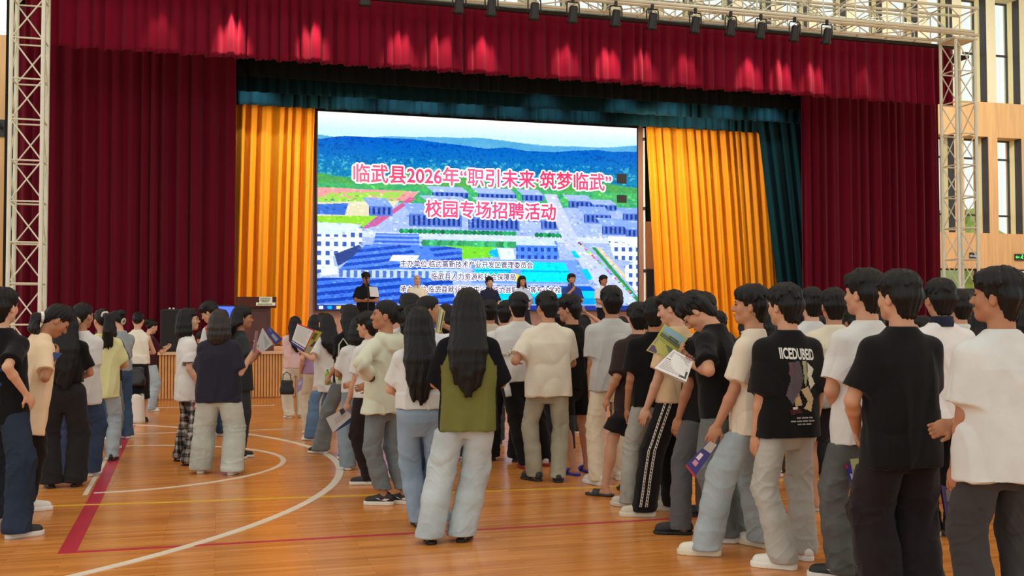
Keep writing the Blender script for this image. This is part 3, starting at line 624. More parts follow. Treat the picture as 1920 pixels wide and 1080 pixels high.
# ================================================================== PEOPLE: smooth closed surfaces from blended rounded volumes
class Fld:
    def __init__(s, lo, hi, h):
        s.lo = np.array(lo, float); s.h = h
        n = np.ceil((np.array(hi)-s.lo)/h).astype(int)+1; s.n = n
        s.ax = [(s.lo[i]+h*np.arange(n[i])).astype(np.float32) for i in range(3)]
        s.D = np.full(n, 1.0, np.float32)
    def op(s, fn, lo, hi, k=0.01, mode='u'):
        pad = k+2.5*s.h
        i0 = [max(0, int((lo[i]-pad-s.lo[i])/s.h)) for i in range(3)]; i1 = [min(int(s.n[i]), int((hi[i]+pad-s.lo[i])/s.h)+2) for i in range(3)]
        if any(a >= b for a, b in zip(i0, i1)): return
        sl = tuple(slice(a, b) for a, b in zip(i0, i1))
        X = s.ax[0][sl[0]][:, None, None]; Y = s.ax[1][sl[1]][None, :, None]; Z = s.ax[2][sl[2]][None, None, :]
        d = fn(X, Y, Z); D = s.D[sl]
        if mode == 'u':
            q = np.clip(.5+.5*(D-d)/k, 0, 1); s.D[sl] = D*(1-q)+d*q-k*q*(1-q)
        else:
            d = -d; q = np.clip(.5-.5*(D-d)/k, 0, 1); s.D[sl] = D*(1-q)+d*q+k*q*(1-q)
    def cap(s, a, b, ra, rb, k=0.012, mode='u', clip=None):
        a = np.array(a, float); b = np.array(b, float); ba = b-a; L2 = max(float(ba @ ba), 1e-9)
        ra = max(ra, .75*s.h) if mode == 'u' else ra; rb = max(rb, .75*s.h) if mode == 'u' else rb
        def fn(X, Y, Z):
            t = np.clip(((X-a[0])*ba[0]+(Y-a[1])*ba[1]+(Z-a[2])*ba[2])/L2, 0, 1)
            d = np.sqrt((X-a[0]-t*ba[0])**2+(Y-a[1]-t*ba[1])**2+(Z-a[2]-t*ba[2])**2)-(ra+(rb-ra)*t)
            if clip is not None:
                p, nrm = clip; d = np.maximum(d, (X-p[0])*nrm[0]+(Y-p[1])*nrm[1]+(Z-p[2])*nrm[2])
            return d
        m = np.minimum(a-ra, b-rb); M = np.maximum(a+ra, b+rb); s.op(fn, m, M, k, mode)
    def ell(s, c, r, R=None, k=0.012, mode='u', clip=None):
        c = np.array(c, float); r = np.array(r, float); mx = r.max()
        def fn(X, Y, Z):
            x, y, z = X-c[0], Y-c[1], Z-c[2]
            if R is not None: x, y, z = R[0, 0]*x+R[1, 0]*y+R[2, 0]*z, R[0, 1]*x+R[1, 1]*y+R[2, 1]*z, R[0, 2]*x+R[1, 2]*y+R[2, 2]*z
            k0 = np.sqrt((x/r[0])**2+(y/r[1])**2+(z/r[2])**2); k1 = np.sqrt((x/r[0]**2)**2+(y/r[1]**2)**2+(z/r[2]**2)**2)+1e-6
            d = k0*(k0-1)/k1
            if clip is not None:
                for p, nrm in clip: d = np.maximum(d, (X-p[0])*nrm[0]+(Y-p[1])*nrm[1]+(Z-p[2])*nrm[2])
            return d
        s.op(fn, c-mx, c+mx, k, mode)
    def stack(s, tab, Ui, k=0.02, e=2.4, lo=None, hi=None, mode='u'):      # tab: z, half width, half depth, centre y
        T = np.array(tab, float)
        def fn(X, Y, Z):
            x, y, z = Ui(X, Y, Z)
            zc = np.clip(z, T[0, 0], T[-1, 0]); a = np.interp(zc, T[:, 0], T[:, 1]); b = np.interp(zc, T[:, 0], T[:, 2]); cy = np.interp(zc, T[:, 0], T[:, 3])
            q = ((np.abs(x)/a)**e+(np.abs(y-cy)/b)**e)**(1/e)
            d = (q-1)*np.minimum(a, b)*0.9
            return np.maximum(d, np.maximum(T[0, 0]-z, z-T[-1, 0])).astype(np.float32)
        s.op(fn, lo, hi, k, mode)
    def mesh(s):
        D = s.D; I = D < 0
        nx, ny, nz = D.shape
        cnt = np.zeros((nx-1, ny-1, nz-1), np.int8)
        for i in (0, 1):
            for j in (0, 1):
                for k in (0, 1): cnt += I[i:nx-1+i, j:ny-1+j, k:nz-1+k]
        m = (cnt > 0) & (cnt < 8); ii, jj, kk = np.nonzero(m)
        idx = np.full(m.shape, -1, np.int32); idx[m] = np.arange(len(ii))
        P = np.zeros((len(ii), 3)); N = np.zeros(len(ii))
        cr = [(i, j, k) for i in (0, 1) for j in (0, 1) for k in (0, 1)]
        vals = {c: D[ii+c[0], jj+c[1], kk+c[2]] for c in cr}
        for a in cr:
            for ax in range(3):
                if a[ax]: continue
                b = list(a); b[ax] = 1; b = tuple(b); da, db_ = vals[a], vals[b]; x = (da < 0) != (db_ < 0)
                t = np.where(x, da/np.where(x, da-db_, 1), 0)
                for q in range(3): P[:, q] += np.where(x, a[q]+(t if q == ax else 0), 0)
                N += x
        P = (P/N[:, None]+np.stack([ii, jj, kk], 1))*s.h+s.lo
        Fs = []
        for ax in range(3):
            o = [(1, 2), (2, 0), (0, 1)][ax]
            n = np.array(D.shape); sl0 = [slice(1, n[q]-1) for q in range(3)]; sl0[ax] = slice(0, n[ax]-1); sl1 = list(sl0); sl1[ax] = slice(1, n[ax])
            a, b = I[tuple(sl0)], I[tuple(sl1)]
            for flip in (0, 1):
                e = (a & ~b) if not flip else (~a & b)
                c = np.stack(np.nonzero(e), 1)
                for q in range(3):
                    if q != ax: c[:, q] += 1
                u = np.zeros(3, int); u[o[0]] = 1; v = np.zeros(3, int); v[o[1]] = 1
                g = [c-u-v, c-v, c, c-u]
                quad = np.stack([idx[w[:, 0], w[:, 1], w[:, 2]] for w in g], 1)
                Fs.append(quad[:, ::-1] if flip else quad)
        F = np.concatenate(Fs); F = F[(F >= 0).all(1)]
        return P, F
def vnormals(V, F):
    n = np.cross(V[F[:, 2]]-V[F[:, 0]], V[F[:, 3]]-V[F[:, 1]]); N = np.zeros_like(V)
    for k in range(4): np.add.at(N, F[:, k], n)
    return N/np.maximum(np.linalg.norm(N, axis=1, keepdims=True), 1e-9)
def rnd_wave(V, fr, seed, warp=1.2):
    r = np.random.default_rng(seed); out = 0
    for i in range(3):
        a = r.normal(size=3)*fr; b = r.normal(size=3)*fr*0.6; out = out+np.sin(V @ a+warp*np.sin(V @ b+r.uniform(0, 6))+r.uniform(0, 6))
    return out/3
def euler(x, y, z): return np.array(Matrix.Rotation(math.radians(z), 3, 'Z') @ Matrix.Rotation(math.radians(y), 3, 'Y') @ Matrix.Rotation(math.radians(x), 3, 'X'))
def ik(a, t, l1, l2, hint):
    a, t, hint = np.array(a, float), np.array(t, float), np.array(hint, float)
    v = t-a; L = np.linalg.norm(v); u = v/max(L, 1e-6)
    if L > (l1+l2)*.995: t = a+u*(l1+l2)*.995; L = (l1+l2)*.995
    if L < abs(l1-l2)+.02: L = abs(l1-l2)+.02; t = a+u*L
    c = (l1*l1+L*L-l2*l2)/(2*L); h = math.sqrt(max(0, l1*l1-c*c)); p = hint-u*(hint @ u); p = p/max(np.linalg.norm(p), 1e-6)
    return a+u*c+p*h, t
# arm presets for the RIGHT arm in the upright body frame: wrist, elbow hint, palm side, finger curl
ARM = {'hang': ((.225, .05, .805), (.15, -1, 0), (-1, .1, 0), .32), 'hang2': ((.212, .10, .835), (.3, -1, 0), (-1, .2, 0), .45), 'front': ((.05, .235, .99), (1, -.5, -.35), (-.5, -.8, .2), .6),
       'hold': ((.09, .33, 1.17), (.7, -.3, -1), (-.7, 0, .6), .75), 'read': ((.09, .33, 1.27), (.7, -.2, -1), (-.6, 0, .6), .75), 'low': ((.10, .30, 1.06), (.7, -.5, -.6), (-.7, 0, .6), .8),
       'back': ((.03, -.19, .99), (1, -.35, -.1), (0, -1, 0), .6), 'hip': ((.165, -.10, 1.02), (1, -.35, -.55), (-.2, .2, -1), .5), 'up': ((.16, .30, 1.42), (.8, 0, -1), (-.5, 0, .6), .8),
       'cross': ((-.10, .22, 1.12), (1, -.1, -.4), (-.3, -.8, .2), .7)}
HANDS = {}
PN = [0]
def person(label, px, foot=None, head=None, yaw=0, sex='f', hair='long', top=('tee', (230, 228, 220)), bot=('wide', (160, 180, 196)), shoe=('sneaker', (236, 234, 228), (240, 240, 236)),
           aL='hang', aR='hang', hd=(0, 0, 0), feet=None, toes=(8, -8), lean=0, side=0, tw=0, bulk=1.0, d=None, H=None, hairlen=1.05, face=False, glasses=False, skin=None, group='students standing in the queues',
           z0=0.0, Y=None, haircol=None, watch=None, scrunchie=None, name='person', spread=.10, fine=1.0, hx=0.0, fringe=1.0):
    PN[0] += 1; seed = PN[0]; rng = np.random.default_rng(seed*7+3)
    # ---- where
    fw = None
    if feet is not None:
        fw = [G(*f) for f in feet]; base = (fw[0]+fw[1])/2
        if px is not None:
            dd = depth(base); g = at(px, 600, dd); base = np.array([g[0], g[1], 0])
    elif Y is not None:
        p = onY(px, 600, Y); base = np.array([p[0], Y, z0])
    elif d is not None:
        p = at(px, 600, d); base = np.array([p[0], p[1], 0])
    else: base = G(px, foot)
    dist = depth((base[0], base[1], HC))
    if H is None: H = float(at(px, head, dist)[2])-z0
    s = H/1.722
    RZ = np.array(Matrix.Rotation(math.radians(yaw), 3, 'Z'))
    loc = lambda Pw: (RZ.T @ (np.array(Pw)-np.array([base[0], base[1], z0])))/s
    root = empty(name, (base[0], base[1], z0), math.radians(yaw), label, 'person', group)
    h = min(max(dist*.00098, .0058), .0125)/s*fine
    hc_ = max(h, .0068)
    f_ = sex == 'f'
    sk = SKINS[rng.integers(0, 4)] if skin is None else SKINS[skin]
    # ---- skeleton
    if fw is not None: fl_ = [loc(w) for w in fw]
    else: fl_ = [np.array([-spread-rng.uniform(0, .02), rng.uniform(-.05, .05), 0]), np.array([spread+rng.uniform(0, .02), rng.uniform(-.05, .05), 0])]
    ank = [np.array([q[0], q[1]-.03, .085]) for q in fl_]
    hip0 = np.array([hx, 0, .905]); hw = .085
    hips = [hip0+np.array([-hw, 0, 0]), hip0+np.array([hw, 0, 0])]
    knees = []; toe = []
    for i in range(2):
        ta = math.radians(toes[i]); td = np.array([-math.sin(ta), math.cos(ta), 0]); toe.append(td)
        L = np.linalg.norm(hips[i]-ank[i]); l1 = .425*max(1, L/.838); l2 = .415*max(1, L/.838)
        kn, _ = ik(hips[i], ank[i], l1, l2, td+np.array([0.25*(-1 if i == 0 else 1), 0, 0])); knees.append(kn)
    RU = euler(-lean, side, tw); pv = np.array([hx, 0, .93])
    U = lambda p: RU @ (np.array(p, float)-np.array([0, 0, .93]))+pv
    def Ui(X, Y_, Z):
        x, y, z = X-pv[0], Y_-pv[1], Z-pv[2]
        return RU[0, 0]*x+RU[1, 0]*y+RU[2, 0]*z, RU[0, 1]*x+RU[1, 1]*y+RU[2, 1]*z, RU[0, 2]*x+RU[1, 2]*y+RU[2, 2]*z+.93
    sw = (.150 if f_ else .170)*bulk; shz = 1.325
    hpv = U((0, -.012, 1.455)); RH = RU @ euler(-hd[1], hd[2], hd[0])
    Hd = lambda p: RH @ (np.array(p, float)-np.array([0, -.012, 1.455]))+hpv
    arms = []
    for i, a in enumerate((aL, aR)):
        sg = -1 if i == 0 else 1; sh = U((sg*sw, -.012, shz))
        mir = lambda v: np.array([sg*v[0], v[1], v[2]])
        if isinstance(a, str): t, hint, pn, cu = ARM[a]; t = U(mir(t)); hint = RU @ mir(hint); pn = RU @ mir(pn)
        else:            # ('p', px, py, depth offset[, hint preset])
            t = loc(at(a[1], a[2], dist+a[3])); _, hint, pn, cu = ARM[a[4] if len(a) > 4 else 'hold']; hint = mir(hint); pn = mir(pn)
        el, wr = ik(sh, t, .285, .25, hint); fd = (wr-el)/max(np.linalg.norm(wr-el), 1e-6)
        pn = pn-fd*(pn @ fd); pn = pn/max(np.linalg.norm(pn), 1e-6)
        sd = np.cross(pn, fd)*sg; arms.append((sh, el, wr, fd, pn, sd, cu))
    # ---- body: one continuous surface
    allp = np.array(hips+knees+ank+[q+t_*.2 for q, t_ in zip(ank, toe)]+[a[0] for a in arms]+[a[1] for a in arms]+[a[2]+a[3]*.2 for a in arms]+[Hd((0, 0, 1.72)), Hd((0, .14, 1.5)), U((.2, -.16, 1.2)), U((-.2, .16, 1.2))])
    lo, hi = allp.min(0)-.09, allp.max(0)+.09; lo[2] = -.02
    B = Fld(lo, hi, h)
    am = 1.0 if not f_ else .86
    am *= bulk**.7
    lim = ((np.minimum(U((-.22, -.16, .85)), U((.22, .16, 1.45)))-.05), np.maximum(U((-.22, -.16, .9)), U((.22, .16, 1.45)))+.05)
    B.stack([(.86, .118, .072, 0), (1.0, .112*bulk, .070, .0), (1.15, .13*bulk, .085, .0), (1.26, .140*bulk, .085, -.005), (1.33, .12, .065, -.012), (1.39, .065, .05, -.015)], Ui, .03, 2.2, lim[0], lim[1])
    B.ell(hip0+np.array([0, -.002, -.01]), (.118, .078, .10), None, .03)
    for i in range(2):
        B.cap(hips[i], knees[i], .072, .05, .03); B.cap(knees[i], ank[i]+np.array([0, 0, .0]), .052, .034, .02); B.ell(knees[i]*.62+ank[i]*.38+np.array([0, -.018, .0]), (.045, .045, .10), None, .03)
        hl = ank[i]*[1, 1, 0]-toe[i]*.03+[0, 0, .032]; tp_ = ank[i]*[1, 1, 0]+toe[i]*.13+[0, 0, .022]
        B.cap(ank[i], hl, .034, .03, .015); B.cap(hl, tp_, .03, .024, .02)
    for (sh, el, wr, fd, pn, sd, cu) in arms:
        B.cap(U((0, -.015, 1.35)), sh, .055, .046, .02); B.cap(sh, el, .047*am, .0375*am, .012); B.cap(el, el*.7+wr*.3, .0375*am, .0385*am, .012); B.cap(el*.7+wr*.3, wr, .0385*am, .0245*am, .012)
        hs = .92 if f_ else 1.0
        pc_ = wr+fd*.048*hs; RP = np.stack([sd, fd, pn], 1)
        B.ell(pc_, (.040*hs, .055*hs, .017*hs), RP, .012)
        for q, ln in zip((-.029, -.0095, .0095, .028), (.058, .072, .078, .07)):
            p = wr+(fd*.085+sd*q)*hs; ang = .25*cu; r0 = .0088
            for sg_, fr in enumerate((.45, .32, .23)):
                ang += cu*(.75 if sg_ else .55); dr = fd*math.cos(ang)+pn*math.sin(ang); p2 = p+dr*ln*fr*hs; B.cap(p, p2, r0*hs, (r0-.0011)*hs, .0035); p = p2; r0 -= .0011
        p = wr+(fd*.028+sd*.026)*hs; dr = fd*.62+sd*.62+pn*.45; dr /= np.linalg.norm(dr); p2 = p+dr*.04*hs; B.cap(p, p2, .0125*hs, .0105*hs, .01); dr2 = fd*.86+sd*.1+pn*.5; dr2 /= np.linalg.norm(dr2); B.cap(p2, p2+dr2*.045*hs, .0105*hs, .008*hs, .004)
    # head and neck
    nk = .050 if f_ else .057
    B.cap(U((0, -.022, 1.375)), Hd((0, -.012, 1.54)), nk+.006, nk-.001, .022); B.cap(U((0, -.02, 1.39)), U((.1, -.02, 1.345)), .043, .028, .03); B.cap(U((0, -.02, 1.39)), U((-.1, -.02, 1.345)), .043, .028, .03)
    B.ell(Hd((0, -.008, 1.603)), (.073, .092, .09), RH, .03); B.ell(Hd((0, .03, 1.553)), (.060, .068, .080), RH, .03)
    B.cap(Hd((0, .076, 1.492)), Hd((0, .06, 1.50)), .019, .028, .03); B.cap(Hd((-.045, .02, 1.515)), Hd((0, .07, 1.493)), .02, .016, .03); B.cap(Hd((.045, .02, 1.515)), Hd((0, .07, 1.493)), .02, .016, .03)
    for q in (-1, 1):
        B.ell(Hd((q*.04, .062, 1.555)), (.026, .026, .03), RH, .02); B.cap(Hd((q*.012, .092, 1.607)), Hd((q*.045, .078, 1.605)), .010, .009, .016)
        if dist < 12.5 or face: B.ell(Hd((q*.031, .106, 1.586)), (.017, .016, .011), RH, .01, 'c')
        RE = RH @ euler(0, 0, q*-20); B.ell(Hd((q*.078, -.002, 1.565)), (.010, .019, .031), RE, .008)
        if dist < 8.5: B.ell(Hd((q*.089, .004, 1.567)), (.006, .009, .016), RE, .005, 'c')
    B.cap(Hd((0, .094, 1.588)), Hd((0, .116, 1.556)), .009, .0125, .012); B.cap(Hd((-.011, .104, 1.552)), Hd((.011, .104, 1.552)), .0095, .0095, .008)
    B.ell(Hd((0, .098, 1.524)), (.022, .011, .0065), RH, .006); B.ell(Hd((0, .096, 1.513)), (.019, .012, .0065), RH, .006)
    V, F = B.mesh()
    hem_ = (top[2] if len(top) > 2 else {}).get('hem', .80 if not f_ else .86)
    near = np.clip((.175-np.hypot(V[:, 0]-hip0[0], V[:, 1]-hip0[1]))/.02, 0, 1)*np.clip((V[:, 2]-hem_+.04)/.03, 0, 1)*(1-np.clip((V[:, 2]-.98)/.04, 0, 1))
    V[:, 0] = hip0[0]+(V[:, 0]-hip0[0])*(1-.14*near); V[:, 1] = hip0[1]+(V[:, 1]-hip0[1])*(1-.30*near)
    meshobj('body', V*s, F, sk, root, True)
    # eyes and brows
    if face:
        eb = MB(); br = MB(); lp = MB()
        for q in (-1, 1):
            for b_, c, r, rr in ((eb, (q*.031, .0935, 1.586), (.0125, .006, .0042), 10), (br, (q*.033, .0945, 1.606), (.018, .006, .0028), 10)):
                cc = Hd(c); Vv = [RH @ np.array([r[0]*math.cos(a)*math.sin(e), r[1]*math.sin(a)*math.sin(e), r[2]*math.cos(e)])+cc for e in np.linspace(0.02, math.pi-.02, 6) for a in np.linspace(0, 2*math.pi, rr, False)]
                b_.add([tuple(v*s) for v in Vv], [(j*rr+i, (j+1)*rr+i, (j+1)*rr+(i+1) % rr, j*rr+(i+1) % rr) for j in range(5) for i in range(rr)])
            if b_ is br and q == 1: pass
        eb.build('eyes', mat('dark_eye', (26, 18, 16), .2), root, True); br.build('eyebrows', HAIR, root, True)
        cc = Hd((0, .1055, 1.5185)); rr = 10
        Vv = [RH @ np.array([.019*math.cos(a)*math.sin(e), .004*math.sin(a)*math.sin(e), .0075*math.cos(e)])+cc for e in np.linspace(0.02, math.pi-.02, 6) for a in np.linspace(0, 2*math.pi, rr, False)]
        lp.add([tuple(v*s) for v in Vv], [(j*rr+i, (j+1)*rr+i, (j+1)*rr+(i+1) % rr, j*rr+(i+1) % rr) for j in range(5) for i in range(rr)]); lp.build('lips', mat('lips', (176, 104, 92), .5), root, True)
    if glasses:
        g = MB()
        for q in (-1, 1):
            g.tube([tuple(Hd((q*.034+.023*math.cos(a), .108, 1.584+.019*math.sin(a)))*s) for a in np.linspace(0, 2*math.pi, 15)], .0016*s, 5)
            g.tube([tuple(Hd((q*.057, .106, 1.588))*s), tuple(Hd((q*.08, .0, 1.588))*s)], .0016*s, 5)
        g.tube([tuple(Hd((-.011, .109, 1.588))*s), tuple(Hd((.011, .109, 1.588))*s)], .0016*s, 5)
        g.build('glasses', mat('glasses_wire', (170, 150, 120), .3, metal=.8), root)
    # ---- hair
    hm = haircol or HAIR
    if hair != 'bald':
        long_ = hair in ('long', 'bob', 'half')
        le = [Hd((x, y, z)) for x in (-.17, .17) for y in (-.24, .14) for z in (1.44, 1.78)]
        if long_ or hair in ('pony', 'lowpony'): le += [U((-.2, -.28, hairlen-.1)), U((.2, .15, 1.4)), U((-.2, -.2, 1.3))]
        if hair == 'bob': le += [U((-.15, -.2, 1.33))]
        le = np.array(le); A = Fld(le.min(0)-.04, le.max(0)+.04, hc_)
        tight = hair in ('pony', 'lowpony', 'bun')
        n1 = RH @ np.array([0, .80, -.60]) if hair in ('short', 'crop', 'floppy') else RH @ np.array([0, .93, -.36])
        pp = Hd((0, .052, 1.608)) if hair in ('short', 'crop', 'floppy') else Hd((0, .045, 1.60))
        if hair == 'crop': pp = Hd((0, .05, 1.63))
        cl = [(pp, n1)]
        g_ = .0 if not tight else -.006
        A.ell(Hd((0, -.012, 1.615)), (.086+g_, .106+g_, .100+g_), RH, .01, clip=cl)
        nb = 1.0 if hair != 'crop' else .8
        if hair in ('short', 'floppy', 'crop'):
            A.ell(Hd((0, -.012, 1.652)), (.088*nb+.006, .105, .064*nb+.005), RH, .02)
            A.ell(Hd((0, .055, 1.665)), (.064, .048, .034), RH, .02)
            for q in (-.03, 0, .03): A.cap(Hd((q*1.3, -.062, 1.58)), Hd((q*.75, -.054, 1.497 if hair != 'crop' else 1.515)), .052, .032, .02)
            nt_ = 60 if hair != 'crop' else 30
            for i in range(nt_):
                th = rng.uniform(0, 2*math.pi); ph = rng.uniform(0.25, 1.45)
                dv = np.array([math.sin(ph)*math.cos(th), math.sin(ph)*math.sin(th), math.cos(ph)]); b0 = np.array([0, -.012, 1.638])+dv*np.array([.084, .10, .076])
                if dv[1] > .72 and dv[2] < .3: continue
                tg = np.array([dv[0]*.5+rng.normal()*.35, dv[1]*.5+rng.normal()*.35+.1, -.55-.4*(1-dv[2])+rng.normal()*.25]); ln = rng.uniform(.02, .045)*(1.25 if hair == 'floppy' else 1)
                A.cap(Hd(b0), Hd(b0+tg*ln), .013, .004, .010)
            if fringe > .5 and hair != 'crop':
                for i in range(9):
                    x = -.06+.015*i; A.cap(Hd((x*.8, .075, 1.672)), Hd((x*1.05+rng.normal()*.006, .094-abs(x)*.35, 1.628-rng.uniform(0, .018)*fringe)), .017, .006, .012)
            for q in (-1, 1): A.cap(Hd((q*.078, .03, 1.63)), Hd((q*.079, .028, 1.585)), .013, .006, .012)
        else:
            A.ell(Hd((0, -.005, 1.65)), (.082+g_, .098+g_, .064+g_), RH, .015); A.ell(Hd((0, -.055, 1.60)), (.080+g_, .062+g_, .092), RH, .015)
            if not tight or fringe > 1:
                for i in range(9):
                    x = -.064+.016*i; A.cap(Hd((x*.6, .062, 1.69)), Hd((x*1.05, .093-abs(x)*.45, 1.635-.012*math.cos(i))), .015, .007, .012)
        if hair in ('long', 'bob', 'half'):
            zb = hairlen if hair != 'bob' else (hairlen if hairlen > 1.2 else 1.40)
            nst = 17
            bw = .105
            for i in range(nst):
                u = -1+2*i/(nst-1); a0 = u*(1.75 if hair != 'half' else 1.45)
                p0 = Hd((math.sin(a0)*.075, -math.cos(a0)*.085-.012, 1.62)); p1 = Hd((math.sin(a0)*.088, -math.cos(a0)*.100-.01, 1.52))
                ex = u*bw+rng.normal()*.010; zz = zb+rng.uniform(-.02, .05)+.10*u*u
                by = -.155-.02*math.cos(u*1.5)
                if hair == 'bob': p2 = Hd((math.sin(a0)*.092, -math.cos(a0)*.096-.012, 1.45)); p3 = Hd((math.sin(a0)*.078, -math.cos(a0)*.086-.014, zb-.0+rng.uniform(-.012, .012)))
                else:
                    mz = max(1.30, zz+.08); p2 = U((ex*1.02, by+.02 if abs(u) < .86 else by+.05, mz)); p3 = U((ex*(.66+.12*rng.random())+rng.normal()*.008, by+.02, zz))
                pm = p2*.45+p3*.55 if hair != 'bob' else (p2+p3)/2
                A.cap(p0, p1, .022, .026, .02); A.cap(p1, p2, .026, .027, .02); A.cap(p2, pm, .027, .024 if hair != 'bob' else .024, .022); A.cap(pm, p3, .024, .006 if hair != 'bob' else .016, .022)
            if hair == 'long' and zb < 1.25:
                zc_ = (zb+1.32)/2; A.stack([(zb+.03, bw*.5, .008, -.140), (zb+.16, bw*.72, .024, -.150), (1.22, bw*.98, .036, -.150), (1.36, bw*.96, .045, -.125), (1.46, .086, .055, -.085)], Ui, .02, 2.2, U((-.16, -.24, zb))-.03, U((.16, .03, 1.46))+.03)
        if tight:
            if hair == 'pony': t0, t1, t2 = (0, -.105, 1.625), (0, -.175, 1.60), None
            elif hair == 'lowpony': t0, t1, t2 = (0, -.095, 1.53), (0, -.125, 1.49), None
            if hair == 'bun': A.ell(Hd((0, -.120 if hairlen > 1 else -.130, 1.635 if hairlen > 1 else 1.565)), (.050, .046, .050), RH, .012); A.cap(Hd((.02, -.10, 1.63)), Hd((-.02, -.13, 1.65)), .03, .02, .015)
            else:
                A.cap(Hd((0, -.06, t0[2]+.01)), Hd(t0), .05, .026, .02); A.cap(Hd(t0), Hd(t1), .026, .036, .015); e1 = Hd(t1)
                for i in range(7):
                    ex = rng.normal()*.016; e2 = e1*[1, 1, 0]+RU @ np.array([ex*1.6, -.02+.01*rng.normal(), 0]); e2 = np.array([e2[0], e2[1], (e1[2]+hairlen)/2]); e3 = np.array([e2[0]+ex, e2[1]+.03, hairlen+rng.uniform(-.04, .04)])
                    A.cap(e1, e2, .03, .026, .015); A.cap(e2, e3, .026, .008, .012)
        V, F = A.mesh(); N = vnormals(V, F); c0 = Hd((0, -.01, 1.6)); q = (V-c0) @ RH
        th = np.arctan2(q[:, 0], -q[:, 1]); st_ = np.sin(th*38+3*np.sin(q[:, 2]*22+seed)+2*np.sin(th*7))*.0016+np.sin(th*17+2*np.sin(q[:, 2]*12+seed))*.0026
        V = V+N*st_[:, None]; meshobj('hair', V*s, F, hm, root, True)
        if scrunchie:
            c = Hd((0, -.105, 1.625) if hair == 'pony' else (0, -.095, 1.525)); ax = RH @ np.array([0, -.8, -.3 if hair == 'pony' else -.7]); ax /= np.linalg.norm(ax); a1 = np.cross(ax, [1, 0, 0]); a1 /= np.linalg.norm(a1); a2 = np.cross(ax, a1)
            MB().tube([tuple((c+(a1*math.cos(a)+a2*math.sin(a))*(.034+.004*math.sin(a*9)))*s) for a in np.linspace(0, 2*math.pi, 25)], .013*s, 7).build('hair_tie', cloth(scrunchie, 'hair_tie'), root, True)
    # ---- top
    tk, tcol = top[0], top[1]; to = top[2] if len(top) > 2 else {}
    hem = to.get('hem', .80 if not f_ else .86); w = to.get('w', 1.0)*bulk; slv = to.get('sl', .78)
    pad = .25
    le = np.array([U((sx_*.30, sy_*.22, z)) for sx_ in (-1, 1) for sy_ in (-1, 1) for z in (hem-.03, 1.50)]+[a[0] for a in arms]+[a[1] for a in arms]+([a[2] for a in arms] if tk in ('long', 'jacket', 'shirt') else []))
    T = Fld(le.min(0)-.10, le.max(0)+.10, hc_)
    wb = .178*w if f_ else .195*w; dp = to.get('dp', 1.0)
    tab = [(hem, wb*to.get('flare', 1.06), .132*dp, 0), (hem+.12, wb*1.05, .130*dp, 0), (1.05, wb*.99, .122*dp, -.002), (1.16, wb*.98, .120*dp, -.006), (1.25, wb*.95, .114*dp, -.012), (1.32, wb*.80, .094, -.016), (1.37, wb*.58, .080, -.018), (1.40, wb*.46, .076, -.019), (1.428, .071, .071, -.018)]
    lim = (np.array([U((sx_*.27, sy_*.2, z)) for sx_ in (-1, 1) for sy_ in (-1, 1) for z in (hem, 1.44)]))
    T.stack(tab, Ui, .02, 2.5, lim.min(0)-.03, lim.max(0)+.03)
    for i, (sh, el, wr, fd, pn, sd, cu) in enumerate(arms):
        ad = (el-sh)/np.linalg.norm(el-sh); sgn = -1 if i == 0 else 1
        T.cap(U((sgn*.05, -.016, 1.375)), sh-RU @ np.array([0, 0, .012]), .040, .056*am, .045)
        if tk == 'sleeveless': continue
        if tk in ('long', 'jacket', 'shirt'):
            lw = to.get('lw', .0)
            T.cap(sh, el, .066*am+lw, .054*am+lw, .03); fa = (wr-el)/np.linalg.norm(wr-el); ce = wr-fa*to.get('cuff', .015)
            T.cap(el, wr+fa*.03, .054*am+lw, .040*am+lw*.7, .015, clip=(ce, fa))
            if to.get('rolled'): T.cap(ce-fa*.035, ce-fa*.01, .054*am+lw, .054*am+lw, .008)
        else:
            e0 = sh+ad*.285*slv
            T.cap(sh-RU @ np.array([0, 0, .008]), sh+ad*.33, .056*am, .064*am+.024*to.get('sw', 1.0), .05, clip=(e0, ad))
    nc = to.get('neck', .064 if not f_ else .060)
    T.cap(U((0, -.012, 1.478)), Hd((0, -.008, 1.60)), nc, nc+.02, .008, 'c'); T.ell(U((0, .045, 1.43)), (nc*1.05, .055, .042), RU, .01, 'c')
    if to.get('scoop'): T.ell(U((0, -.05, 1.43)), (.125, .10, .055), RU, .012, 'c')
    if tk == 'jacket':
        for i in range(11):
            a = math.pi*(.03+.94*i/10); a2 = math.pi*(.03+.94*(i+1)/10)
            pf = lambda a: U((math.cos(a)*.105, -.03-math.sin(a)*.085, 1.405-.045*math.sin(a)))
            if i < 10: T.cap(pf(a), pf(a2), .044, .044, .02)
        T.ell(U((0, -.13, 1.33)), (.10, .042, .075), RU, .03)
    V, F = T.mesh(); N = vnormals(V, F); ql = (V-pv) @ RU+[0, 0, .93]
    qq = ql.copy(); ridge = lambda w: (1-np.minimum(1, np.abs(w)*2.2))**1.5
    fold = rnd_wave(qq*[1.0, 1.0, .55], 13, seed, 1.6)*.0070+ridge(rnd_wave(qq*[1, 1, .4], 13, seed+50, 1.7))*.0095-ridge(rnd_wave(qq*[1, 1, .8], 9, seed+70, 1.7))*.008
    body_m = np.clip((1.36-ql[:, 2])/.12, .15, 1); V = V+N*(fold*body_m*to.get('wr', 1.0))[:, None]
    side_m = np.abs(ql[:, 0]) < wb*1.0
    drape = np.sin(ql[:, 0]*38+seed+4*np.sin(ql[:, 2]*5))*np.clip((1.05-ql[:, 2])/.3, 0, 1)*.005; V[:, 1] += drape*side_m
    cf = to.get('cf')
